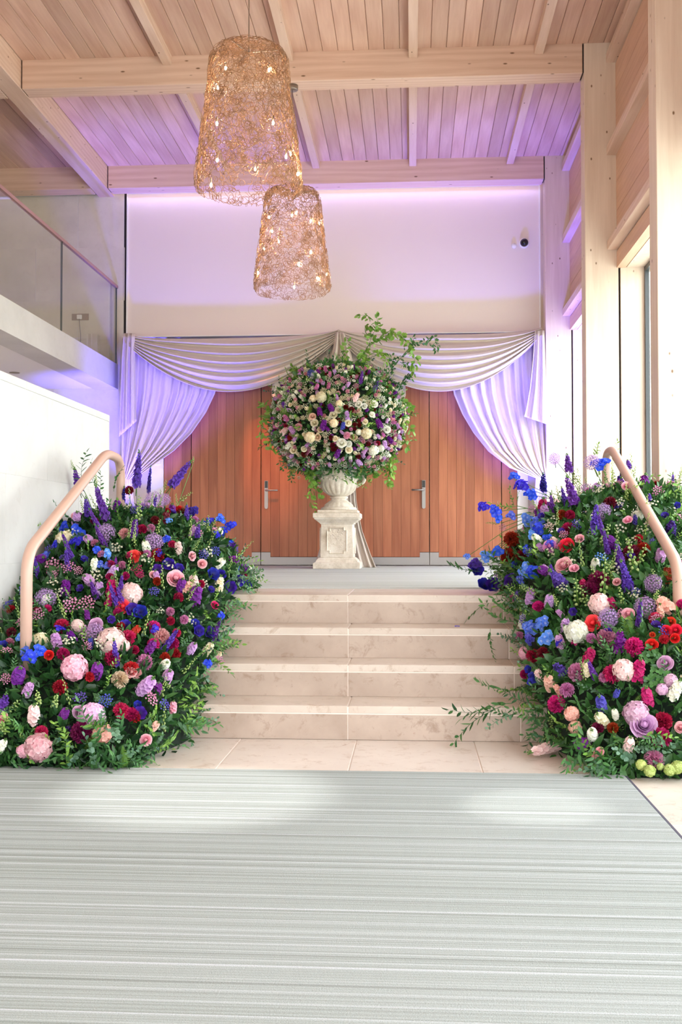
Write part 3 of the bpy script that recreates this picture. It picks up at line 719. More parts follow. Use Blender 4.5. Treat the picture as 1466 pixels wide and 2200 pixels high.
def t_rose():
    m = MB()
    for ring_, (n, r0, h, fl) in enumerate([(3, .20, .60, .06), (4, .32, .60, .10), (5, .46, .54, .16), (5, .62, .44, .24), (6, .76, .28, .30)]):
        for k in range(n):
            a = k / n * 2 * PI + ring_ * 1.1 + rg.uniform(-.12, .12); half = PI / n * 1.3; rows = []; ts = []
            dh = rg.uniform(-.05, .05); dr = rg.uniform(-.03, .04)
            for i in range(6):
                v = i / 5; row = []
                for j in range(6):
                    u = j / 5 * 2 - 1; an = a + u * half
                    r = (r0 + dr) * (.35 + .65 * math.sin(min(1, v * 1.15) * PI / 2)) + fl * max(0, v - .6) * 1.6 + .05 * (u + 1) / 2 - .05 * u * u * v
                    z = -.30 + (h + .30 + dh) * v - .20 * v * v * u * u - (.55 * fl) * max(0, v - .75) * 3
                    row.append((r * math.cos(an), r * math.sin(an), z)); ts.append(min(1, .05 + .06 * ring_ + .85 * v ** 2.2))
                rows.append(row)
            m.grid(rows, t=ts)
    sp = []
    for i in range(3):
        rr_ = [.19, .16, .10][i]; sp.append([((rr_ + .012 * k_) * math.cos(k_ * .7), (rr_ + .012 * k_) * math.sin(k_ * .7), .34 + .13 * i) for k_ in range(12)])
    m.grid(sp, t=[.35] * 12 + [.6] * 12 + [.95] * 12); ball(m, (0, 0, .30), .26, .55, 8)
    return m
def t_carn(n=46, double=True):
    m = MB()
    for k in range(n):
        q = (k + .5) / n; el = math.acos(1 - q * 1.15); az = k * 2.39996
        d = Vector((math.sin(el) * math.cos(az), math.sin(el) * math.sin(az), math.cos(el)))
        rows, ts = petal_grid(.95, .34, .0, 0, .10, 5, 3, 0)
        # zigzag rim
        rows[-1] = [(p[0], p[1] + (.07 if j % 2 else -.04), p[2] + (.09 if j % 2 else -.09)) for j, p in enumerate(rows[-1])]
        M4 = Matrix.Translation((0, 0, -.25)) @ vrot(d, rg.uniform(0, 6)) @ Matrix.Rotation(PI/2, 4, 'X')
        m.add([p for r in rows for p in r], [(i*6+j, i*6+j+1, (i+1)*6+j+1, (i+1)*6+j) for i in range(3) for j in range(5)], M4, [min(1, .1 + .9 * t_ * (0.55 + .45 * q)) for t_ in ts])
    return m
def floret(m, M4, n=4, L=1.0, W=.5, cup=.25, t0=0., t1=1., nu=2, nv=2):
    for k in range(n):
        rows, ts = petal_grid(L, W, cup, -.1, .03, nu, nv, .2)
        m.grid(rows, M4 @ Matrix.Rotation(k * 2 * PI / n + rg.uniform(-.1, .1), 4, 'Z'), [t0 + (t1 - t0) * t_ for t_ in ts])
def t_hydr():
    m = MB(); n = 85
    for k in range(n):
        q = (k + .5) / n; el = math.acos(1 - q * 1.55); az = k * 2.39996; rr = .92 + rg.uniform(-.07, .05)
        d = Vector((math.sin(el) * math.cos(az), math.sin(el) * math.sin(az), math.cos(el)))
        b0 = rg.uniform(0, .4)
        floret(m, Matrix.Translation(d * rr * .86) @ vrot(d + Vector([rg.uniform(-.3, .3) for _ in range(3)]), rg.uniform(0, 6)), 4, .24, .14, .1, b0, b0 + .55)
    return m
def t_allium():
    m = MB(); n = 150
    for k in range(n):
        el = math.acos(1 - 2 * (k + .5) / n); az = k * 2.39996; rr = rg.uniform(.78, 1.0)
        d = Vector((math.sin(el) * math.cos(az), math.sin(el) * math.sin(az), math.cos(el)))
        M4 = Matrix.Translation(d * rr) @ vrot(d, rg.uniform(0, 6)); vs = []; fs = []
        for q in range(6):
            a = q * PI / 3; c = len(vs)
            vs += [(.032 * math.cos(a + 1.57), .032 * math.sin(a + 1.57), 0), (.032 * math.cos(a - 1.57), .032 * math.sin(a - 1.57), 0), (.17 * math.cos(a), .17 * math.sin(a), .07)]; fs.append((c, c + 1, c + 2))
        b0 = rg.uniform(0, .4)
        m.add(vs, fs, M4, [b0, b0, b0 + .6] * 6)
        m.add([(0, 0, -rr * .92), (.012, 0, 0), (-.012, 0.006, 0)], [(0, 1, 2)], M4, .15)
    m.tube([(0, 0, -1.0), (0, 0, -2.6)], .06, 5, t=-1)
    return m
def ball(m, c, r, t=0., n=6, sq=1.0, M4=None):
    pr = [(r * math.sin(a), -r * sq * math.cos(a)) for a in (.35, .95, 1.57, 2.2, 2.8)]
    T = Matrix.Translation(c) if M4 is None else M4 @ Matrix.Translation(c)
    m.lathe(pr, n, T, t=t)
def t_spike(nfl=34, rad=.17, open_=1.0):
    """stem along +Z from 0 to 1"""
    m = MB()
    m.tube([(0, 0, -.25), (0.01, 0, .3), (0, .01, .7), (0, 0, 1.0)], [.014, .012, .009, .004], 5, t=-1)
    for k in range(nfl):
        v = k / nfl; z = .02 + v * .93; az = k * 2.39996 + rg.uniform(-.3, .3); s = rad * (1 - .72 * v ** 1.3)
        d = Vector((math.cos(az), math.sin(az), .15 + .6 * v)); p = Vector((math.cos(az), math.sin(az), 0)) * s * .55 + Vector((0, 0, z))
        if v < .82: floret(m, Matrix.Translation(p) @ vrot(d, rg.uniform(0, 6)), 5, s * .72, s * .42, .35, .0, rg.uniform(.7, 1.0))
        else: ball(m, p, s * .42, -1 if v > .88 else .7, 5, 1.4)
    return m
def t_bluecl(n=7):
    m = MB()
    for k in range(n):
        a = k * 2.39996; r = .62 * math.sqrt((k + .3) / n)
        p = Vector((r * math.cos(a), r * math.sin(a), .35 - .5 * r * r)); d = Vector((p.x * .9, p.y * .9, 1))
        T = Matrix.Translation(p) @ vrot(d + Vector([rg.uniform(-.4, .4) for _ in range(3)]), rg.uniform(0, 6))
        floret(m, T, 5, .42, .25, .3, .3, rg.uniform(.75, 1.0), 3, 3)
        floret(m, T @ Matrix.Translation((0, 0, .03)), 4, .1, .06, .8, 0.15, 0.3, 1, 1)
        m.tube([p, (0, 0, -.6)], .03, 3, t=-1, caps=False)
    return m
def t_cup():
    m = MB(); floret(m, Matrix.Identity(4), 6, .95, .58, .55, .1, 1., 4, 4); floret(m, Matrix.Rotation(.5, 4, 'Z') @ Matrix.Translation((0, 0, .05)), 5, .6, .4, .9, 0, .7, 3, 3)
    ball(m, (0, 0, .12), .12, 0.0, 6); return m
def t_stock(tipg=True):
    m = MB(); n = 30
    m.tube([(0, 0, -1.4), (0, 0, 1.1)], .05, 5, t=-1)
    for k in range(n):
        v = k / n; z = -.85 + 1.75 * v; az = k * 2.39996 + rg.uniform(-.3, .3); s = .52 * (1 - .5 * v ** 2)
        d = Vector((math.cos(az), math.sin(az), .25 + v)); p = Vector((math.cos(az), math.sin(az), 0)) * s * .8 + Vector((0, 0, z))
        b0 = rg.uniform(0, .35)
        floret(m, Matrix.Translation(p) @ vrot(d, rg.uniform(0, 6)), 5, .34, .22, .25, b0, b0 + .6)
    for k in range(7):
        az = k * 2.4; ball(m, (.13 * math.cos(az), .13 * math.sin(az), .98 + k * .05), .075, -1 if tipg else .9, 5, 1.3)
    return m
def t_yarrow(n=26):
    m = MB()
    for k in range(n):
        a = k * 2.39996; r = .92 * math.sqrt((k + .5) / n); p = Vector((r * math.cos(a), r * math.sin(a), .25 * (1 - r * r) + rg.uniform(-.12, .12)))
        b0 = rg.uniform(.1, .9)
        for q in range(5):
            a2 = q * 1.2566; ball(m, p + Vector((.075 * math.cos(a2), .075 * math.sin(a2), 0)), .065, min(1, b0 + rg.uniform(-.2, .3)), 4, .8)
        m.tube([p, p * .35 + Vector((0, 0, -.8))], .018, 3, t=-1, caps=False)
    return m
def t_daisy(n=9):
    m = MB()
    for k in range(n):
        a = k * 2.39996; r = .8 * math.sqrt((k + .5) / n); p = Vector((r * math.cos(a), r * math.sin(a), rg.uniform(-.1, .3)))
        T = Matrix.Translation(p) @ vrot((p.x * .5 + rg.uniform(-.3, .3), p.y * .5 + rg.uniform(-.3, .3), 1), rg.uniform(0, 6))
        floret(m, T, 7, .19, .06, .15, .5, 1.0, 2, 1); ball(m, (0, 0, .02), .055, 0.0, 5, .6, T)
        m.tube([p, p * .4 + Vector((0, 0, -.9))], .014, 3, t=-1, caps=False)
    return m
def t_buds(n=22):
    m = MB(); m.tube([(0, 0, -.2), (.02, 0, .5), (-.01, .02, 1)], [.012, .01, .004], 4, t=0)
    for k in range(n):
        v = k / n; az = k * 2.4 + rg.uniform(-.4, .4); r = .075 * (1.05 - .6 * v)
        p = Vector((math.cos(az) * r, math.sin(az) * r, .1 + .88 * v)); ball(m, p, .034 * (1.2 - .6 * v), rg.uniform(.3, 1), 5, 1.2)
    return m
def add_leaf(m, p, d, L, W, roll=0., bend=.25, t=.5, rnd=False):
    T = Matrix.Translation(p) @ vrot(d, roll) @ Matrix.Rotation(-PI/2, 4, 'X') @ Matrix.Rotation(PI, 4, 'Z')
    # leaf along +Y after the turn; small fold on the midrib
    a = (.30, .72) if not rnd else (.25, .75)
    pts = [(0, 0, 0)]
    for q, ww in zip(a, (1., .72) if not rnd else (.9, .9)):
        z = -bend * L * q * q; pts += [(-W * ww, L * q, z + .22 * W), (0, L * q, z), (W * ww, L * q, z + .22 * W)]
    pts.append((0, L * (1 if not rnd else 1.0), -bend * L))
    m.add(pts, [(0,2,1),(0,3,2),(1,2,5,4),(2,3,6,5),(4,5,7),(5,6,7)], T, [t, t+.1, t-.1, t+.1, t+.1, t-.1, t+.1, t])
def t_sprig(n=13, L=.26, W=.046, curve=.35, rnd=False, stemt=.2):
    """arching stem of length 1 along +Z bending to +X"""
    m = MB()
    def c(v): return Vector((curve * v * v, .05 * math.sin(v * 4), v * (1 - .12 * curve * v)))
    m.tube([c(k / 6) for k in range(7)], [.009, .008, .007, .006, .005, .004, .002], 4, t=stemt, caps=False)
    for k in range(n):
        v = .1 + .9 * k / (n - 1); d = (c(min(1, v + .05)) - c(v - .05)).normalized()
        side = 1 if k % 2 else -1
        o_ = Vector((rg.uniform(-.35, .35), side, rg.uniform(-.2, .2))).normalized()
        dd = (d * .75 + o_ * .85) if k < n - 1 else d
        s = rg.uniform(.8, 1.15) * (1 - .3 * v)
        add_leaf(m, c(v), dd, L * s, W * s, rg.uniform(-.8, .8), rg.uniform(0, .35), rg.uniform(.1, .9), rnd)
    return m
def t_fern():
    m = MB()
    def c(v): return Vector((.3 * v * v, 0, v))
    m.tube([c(k / 5) for k in range(6)], .006, 4, t=.3, caps=False)
    for k in range(46):
        v = .12 + .86 * k / 45; side = 1 if k % 2 else -1; l = .26 * math.sin(PI * (.15 + .8 * v)) 
        for q in range(3):
            d = Vector((rg.uniform(-.5, .5), side * 1.0, .9 + rg.uniform(-.3, .5))).normalized(); p = c(v)
            w_ = d.cross(Vector((1, 0, 0))).normalized() * .006
            m.add([p - w_, p + w_, p + d * l * rg.uniform(.6, 1)], [(0, 1, 2)], None, .5)
    return m
def t_broad(n=6):
    m = MB()
    for k in range(n):
        a = k * 2.4; d = Vector((math.cos(a) * .8, math.sin(a) * .8, .6 + .1 * k)); add_leaf(m, (0, 0, .08 * k), d, rg.uniform(.7, 1), .17, rg.uniform(-.5, .5), .3, rg.uniform(.2, .9))
    return m
def t_clover(n=9):
    m = MB()
    for k in range(n):
        a = k * 2.4; r = .7 * math.sqrt((k + .5) / n); p = Vector((r * math.cos(a), r * math.sin(a), rg.uniform(0, .4)))
        m.tube([(0, 0, -.5), p], .012, 3, t=.3, caps=False)
        for q in range(3): add_leaf(m, p, (math.cos(q * 2.1 + a), math.sin(q * 2.1 + a), .35), .3, .14, PI * 0 + rg.uniform(-.2, .2), .1, rg.uniform(.2, .8), True)
    return m

GEO = dict(rose=[t_rose() for _ in range(2)], carnation=[t_carn() for _ in range(2)], hydrangea=[t_hydr() for _ in range(2)], allium=[t_allium()],
    delphinium=[t_spike(), t_spike(40, .15)], bluecl=[t_bluecl(5), t_bluecl(7)], lisianthus=[t_cup(), t_cup()], stock=[t_stock(), t_stock()],
    yarrow=[t_yarrow()], daisy=[t_daisy(), t_daisy(11)], buds=[t_buds(), t_buds(16)])
PM = dict(hot=petal('hot_pink_petals', (150, 4, 60), (236, 42, 112)), crimson=petal('crimson_petals', (112, 2, 40), (196, 14, 64)), burg=petal('burgundy_petals', (70, 2, 36), (140, 10, 66)),
    red=petal('scarlet_petals', (176, 4, 12), (236, 34, 44), hv=.01), dred=petal('dark_red_petals', (74, 2, 14), (138, 8, 28), hv=.01), coral=petal('coral_petals', (226, 30, 40), (250, 84, 84), hv=.01),
    pink=petal('soft_pink_petals', (232, 120, 150), (252, 204, 212)), mauve=petal('mauve_pink_petals', (186, 72, 138), (226, 154, 196)), lilac=petal('lilac_petals', (190, 128, 200), (228, 190, 232)),
    dusty=petal('dusty_lilac_petals', (176, 116, 160), (222, 178, 214)), beige=petal('blush_beige_petals', (206, 160, 116), (240, 214, 190)), cream=petal('cream_petals', (236, 220, 170), (252, 246, 226), hv=.01),
    white=petal('white_petals', (240, 240, 214), (254, 254, 250), hv=.005), blush=petal('blush_petals', (240, 196, 196), (254, 236, 230), hv=.01), hpink=petal('pale_pink_hydrangea_petals', (226, 150, 172), (250, 214, 222), hv=.02),
    hlil=petal('lilac_pink_hydrangea_petals', (212, 158, 196), (242, 212, 230), hv=.02), alli=petal('allium_florets', (168, 122, 190), (224, 192, 234), hv=.02), purple=petal('violet_petals', (74, 24, 128), (128, 74, 200), hv=.02),
    spurple=petal('purple_petals', (84, 8, 120), (150, 34, 176), hv=.02), blue=petal('cobalt_petals', (150, 165, 240), (44, 62, 220), (36, 66, 226), hv=.015), lblue=petal('sky_blue_petals', (235, 240, 252), (104, 142, 236), (84, 130, 232), hv=.02),
    indigo=petal('indigo_petals', (22, 8, 70), (62, 32, 172), hv=.02), vblue=petal('violet_blue_petals', (60, 50, 150), (116, 98, 214), hv=.02), peach=petal('peach_petals', (236, 170, 150), (252, 218, 200), hv=.01),
    magenta=petal('magenta_petals', (160, 4, 80), (222, 24, 122), hv=.01), yarp=petal('pink_yarrow_heads', (206, 110, 160), (240, 178, 212), hv=.02), green=petal('green_buds', (120, 160, 60), (206, 222, 150), hv=.01),
    wdaisy=petal('white_daisy_petals', (214, 200, 90), (252, 252, 244), hv=.0), ygreen=petal('lime_florets', (170, 190, 80), (226, 234, 160), hv=.01))
CN = dict(hot='hot pink', crimson='crimson', burg='burgundy', red='scarlet', dred='dark red', coral='coral red', pink='soft pink', mauve='mauve pink', lilac='lilac', dusty='dusty lilac', beige='blush beige', cream='cream',
    white='white', blush='blush white', hpink='pale pink', hlil='lilac pink', alli='lilac', purple='violet', spurple='purple', blue='cobalt blue', lblue='sky blue', indigo='indigo', vblue='violet blue', peach='peach',
    magenta='magenta', yarp='pink', green='pale green', wdaisy='small white', ygreen='lime green')
NM = dict(rose='rose', carnation='carnation', hydrangea='hydrangea', allium='allium', delphinium='delphinium_spike', bluecl='delphinium_cluster', lisianthus='lisianthus', stock='stock_stem', yarrow='yarrow_head', daisy='daisy_cluster', buds='bud_stem')
mcache = {}
def fmesh(kind, colr, i):
    g = GEO[kind]; i = i % len(g); k = (kind, colr, i)
    if k not in mcache: mcache[k] = g[i].mesh(NM[kind], PM[colr], True)
    return mcache[k]
fr_ = random.Random(21)
def bloom(parent, base, kind, colr, p, d, r, stretch=1.0, name=None, top=False):
    q = vrot(d, fr_.uniform(0, 6)).to_quaternion()
    nm = name or NM[kind]
    o = obj(nm, fmesh(kind, colr, fr_.randrange(4)), None, parent, Vector(p) - Vector(base), rot=q, scale=(r, r, r * stretch))
    if not top: o['label'] = (CN[colr] + ' ' + nm.replace('_', ' '))
    return o
SPR = dict(ruscus=([t_sprig() for _ in range(3)], 'leaf', 'ruscus_sprig'), euca=([t_sprig(12, .18, .075, .3, True) for _ in range(2)], 'euca', 'eucalyptus_sprig'),
    light=([t_sprig(13, .24, .05, .3) for _ in range(2)], 'leaflight', 'fresh_leaf_sprig'), fern=([t_fern()], 'leaflight', 'fern_frond'), broad=([t_broad() for _ in range(2)], 'leaf', 'broad_leaf_cluster'),
    clover=([t_clover() for _ in range(2)], 'leaf', 'clover_leaf_cluster'))
SM = {k: [g.mesh(v[2], M[v[1]], True) for g in v[0]] for k, v in SPR.items()}
def sprig(parent, base, kind, p, d, L, roll=None, w=1.0):
    q = vrot(d, fr_.uniform(0, 6) if roll is None else roll).to_quaternion()
    return obj(SPR[kind][2], fr_.choice(SM[kind]), None, parent, Vector(p) - Vector(base), rot=q, scale=(L * w, L * w, L))

# ---- mound surfaces
def sst(a, b_, x): x = max(0, min(1, (x - a) / (b_ - a))); return x * x * (3 - 2 * x)
class Bank:
    def __init__(s, xc, wd, T, y0, y1, y2, y3, xlo, xhi):
        s.xc, s.w, s.T, s.y = xc, wd, T, (y0, y1, y2, y3); s.xlo, s.xhi = xlo, xhi
    def h(s, X, Y):
        if X < s.xlo or X > s.xhi: return -1
        y0, y1, y2, y3 = s.y
        base = .68 * max(0, min(1, (Y - 5.25) / 1.2))
        fw = s.w * (.75 + .25 * sst(y0, y1 + .2, Y))
        q = 1 - ((X - s.xc) / fw) ** 2
        if q <= 0 or Y < y0 or Y > y3: return -1
        return base + s.T * sst(y0 - .12, y1, Y) * (1 - sst(y2, y3 + .1, Y)) * q ** .42
    def hit(s, x, y):
        d = ray(x, y); t = 3.9
        while t < 7.8:
            p = CAM + d * t
            hh = s.h(p.x, p.y)
            if hh > -.5 and p.z <= hh: return p
            t += .01
        return None
    def nrm(s, X, Y):
        e_ = .04; h0 = s.h(X, Y); hx = s.h(X + e_, Y); hy = s.h(X, Y + e_)
        gx = (hx - h0) / e_ if hx > -.5 else -1.5; gy = (hy - h0) / e_ if hy > -.5 else -.5
        return Vector((-max(-2, min(2, gx)), -max(-2, min(2, gy)), 1)).normalized()
BL = Bank(-1.74, .66, .50, 4.62, 5.2, 6.75, 7.35, -2.17, -.9)
BR = Bank(1.40, .80, .64, 4.62, 5.25, 6.95, 7.4, .5, 1.88)
KIND = dict(CA='carnation', RO='rose', HY='hydrangea', AL='allium', BD='bluecl', LC='lisianthus', ST='stock', YA='yarrow', WD='daisy', GB='buds', SP='delphinium')
def place_list(bank, parent, base, lst, sc, ox, oy, default_y, fs=1.0):
    placed = []
    for it in lst:
        k, colr = it[0], it[1]
        if k in ('SP', 'GB') and len(it) >= 6:
            x0, y0, x1, y1 = [it[2] / sc + ox, it[3] / sc + oy, it[4] / sc + ox, it[5] / sc + oy]
            p = bank.hit(x0, y0)
            if p is None: p = at(x0, y0, Y=default_y)
            tip = at(x1, y1, Y=p.y + fr_.uniform(-.1, .02)); d = tip - p; L = d.length
            stl = 1.0
            rad = (it[6] if len(it) > 6 else 46) / sc / FPX * p.y  # width in metres
            q = vrot(d, fr_.uniform(0, 6)).to_quaternion()
            rr = rad / (.30 if k == 'SP' else .2)
            o = obj(NM[KIND[k]], fmesh(KIND[k], colr, fr_.randrange(4)), None, parent, p - Vector(base), rot=q, scale=(rr, rr, L))
            o['label'] = CN[colr] + ' ' + NM[KIND[k]].replace('_', ' '); placed.append((p, rad)); continue
        x, y, s = it[2] / sc + ox, it[3] / sc + oy, it[4]
        p = bank.hit(x, y)
        if p is None:
            p = at(x, y, Y=default_y); n = Vector((0, -.3, 1))
        else: n = bank.nrm(p.x, p.y)
        r = s / sc / 2 / FPX * p.y
        tocam = (CAM - p).normalized()
        d = n * .45 + tocam * (.75 if k != 'ST' else .25) + Vector([fr_.uniform(-.32, .32) for _ in range(3)])
        if k == 'ST': d += Vector((fr_.uniform(-.5, .5), 0, .5))
        kk = KIND[k]
        f = dict(carnation=1.25, rose=1.2, hydrangea=1.1, allium=1.05, bluecl=1.4, lisianthus=1.35, stock=.95, yarrow=1.0, daisy=1.1, buds=1.0)[kk]
        lift = r * (.5 if kk in ('hydrangea', 'stock', 'allium') else .35)
        bloom(parent, base, kk, colr, p + tocam * (lift + .045), d, r * f * fs)
        placed.append((p, r))
    return placed
LEFT = [
 ('SP','purple',450,330,415,185,48),('SP','purple',600,490,530,270,58),('SP','purple',768,300,785,80,52),('SP','purple',965,300,1090,140,56),('SP','purple',750,585,765,465,52),('SP','purple',95,840,70,740,55),
 ('SP','purple',375,1650,378,1780,50),('SP','purple',10,1570,40,1450,60),('SP','indigo',835,330,850,170,22),('SP','purple',500,480,480,350,45),('SP','indigo',690,420,700,290,30),
 ('BD','blue',370,540,75),('BD','blue',440,560,85),('BD','blue',430,620,70),('BD','vblue',190,555,60),('BD','lblue',1040,500,62),('BD','lblue',1095,495,48),('BD','lblue',950,495,36),('BD','blue',1240,490,55),('BD','blue',1300,525,55),
 ('BD','blue',1250,560,60),('BD','blue',1180,500,50),('BD','indigo',1085,445,58),('BD','lblue',600,690,60),('BD','lblue',615,745,50),('BD','lblue',560,740,45),('BD','lblue',125,1155,60),('BD','blue',170,1270,80),('BD','blue',230,1240,85),
 ('BD','lblue',145,1230,55),('BD','lblue',265,690,50),('BD','vblue',195,600,50),('BD','lblue',1370,770,45),('BD','blue',1330,760,35),
 ('LC','indigo',885,770,50),('LC','indigo',950,740,58),('LC','indigo',1005,765,48),('LC','indigo',745,1000,66),('LC','indigo',790,1010,66),('LC','indigo',705,1085,54),('LC','indigo',1115,1115,54),('LC','indigo',1175,1125,58),('LC','indigo',1215,1170,34),
 ('LC','indigo',1095,1075,44),('LC','indigo',1195,800,64),('LC','indigo',1240,800,50),('LC','indigo',1290,870,64),('LC','indigo',1340,830,58),('LC','indigo',1380,860,54),('LC','purple',1300,640,44),('LC','indigo',785,1580,64),('LC','indigo',775,1530,38),
 ('AL','alli',865,390,118),('AL','alli',595,565,110),('AL','alli',865,615,104),('AL','alli',258,935,120),('AL','alli',530,1120,104),('AL','alli',925,375,70),
 ('HY','blush',740,905,130),('HY','blush',625,1175,168),('HY','hpink',420,1320,158),('HY','hlil',520,1590,155),('HY','hpink',215,1770,170),('HY','hpink',130,1790,80),('HY','cream',230,1180,120),('HY','cream',360,600,105),('HY','peach',575,1690,120),('HY','blush',435,1085,80),('HY','blush',700,1200,70),
 ('CA','crimson',812,437,52),('CA','crimson',885,685,68),('CA','hot',345,1085,78),('CA','hot',718,1148,78),('CA','crimson',633,1268,80),('CA','hot',735,1330,82),('CA','hot',685,1560,80),('CA','crimson',745,1580,70),('CA','crimson',335,1428,74),
 ('CA','hot',232,1680,66),('CA','hot',865,1185,62),('CA','hot',865,1095,72),('CA','crimson',970,1180,72),('CA','burg',875,490,46),('CA','dred',727,322,46),('CA','pink',700,565,58),('CA','crimson',1005,925,50),('CA','crimson',1130,850,42),
 ('CA','crimson',355,1240,64),('CA','burg',460,1685,110),('CA','mauve',815,1290,84),('CA','pink',910,1140,78),('CA','beige',675,1385,84),('CA','pink',770,1350,56),('CA','dred',1030,450,56),('CA','red',1010,430,40),('CA','dred',200,1005,52),('CA','dred',790,690,46),
 ('CA','crimson',930,1265,54),('CA','crimson',990,1240,50),('CA','burg',65,1120,50),('CA','burg',530,495,44),('CA','crimson',800,540,50),
 ('RO','pink',988,820,90),('RO','hot',1208,970,44),('RO','dusty',540,1080,74),('RO','dusty',445,1570,70),('RO','coral',690,975,74),('RO','coral',755,695,68),('RO','red',275,1250,50),('RO','coral',610,1400,0.1),
 ('ST','spurple',370,870,100),('ST','spurple',490,1020,60),('ST','spurple',405,1150,84),('ST','spurple',545,1335,120),('ST','spurple',105,1360,130),('ST','spurple',890,1435,84),('ST','spurple',362,1580,94),('ST','spurple',1100,915,130),('ST','spurple',850,1205,94),
 ('ST','burg',930,475,80),('ST','spurple',960,450,60),('ST','spurple',645,720,56),('ST','lilac',320,1180,120),('ST','lilac',560,875,90),('ST','lilac',825,1420,140),('ST','lilac',160,1440,96),('ST','lilac',880,810,74),('ST','lilac',1080,1210,90),('ST','lilac',1090,550,84),
 ('ST','pink',975,1540,74),('ST','magenta',630,880,120),('ST','magenta',620,940,80),('ST','red',765,1110,76),('ST','blush',1005,645,80),('ST','cream',1235,850,90),('ST','cream',1170,1215,90),('ST','cream',1230,1240,80),('ST','blush',190,1580,124),
 ('ST','blush',1090,840,100),('ST','peach',1050,870,90),('ST','white',530,740,80),('ST','white',10,1760,90),('ST','peach',870,1650,80),('ST','mauve',480,470,60),('ST','lilac',690,870,50),('ST','vblue',510,1180,60),
 ('YA','yarp',300,750,110),('YA','yarp',385,755,84),('YA','yarp',440,775,60),('YA','yarp',300,800,60),('YA','yarp',400,970,110),('YA','yarp',490,960,100),('YA','dusty',480,1130,100),('YA','yarp',490,1200,64),('YA','magenta',770,770,74),('YA','magenta',790,800,50),
 ('YA','yarp',1110,560,70),('WD','wdaisy',935,600,64),('WD','wdaisy',380,710,60),('WD','wdaisy',540,800,84),('WD','wdaisy',330,900,70),('WD','wdaisy',1150,850,60),('WD','wdaisy',900,1000,50),
 ('GB','green',140,650,135,545,26),('GB','green',60,800,50,655,30),('GB','green',70,960,45,850,40),('GB','green',780,500,785,350,40),('GB','green',1010,385,1085,330,26),('GB','green',925,320,935,262,18),('GB','green',415,210,400,150,18),
 ('GB','green',540,290,535,190,18),('GB','green',60,1570,110,1500,50),('GB','green',300,1560,320,1470,44),('GB','green',215,1540,210,1450,44),('GB','green',340,1650,330,1760,26),('GB','green',1090,160,1088,130,12),('GB','green',20,1700,10,1620,40),
 ('GB','green',1170,580,1175,460,22),('GB','green',880,600,900,480,26),('GB','green',160,1740,110,1690,40),('GB','green',385,1640,375,1700,30),('GB','green',960,1440,925,1400,30)]
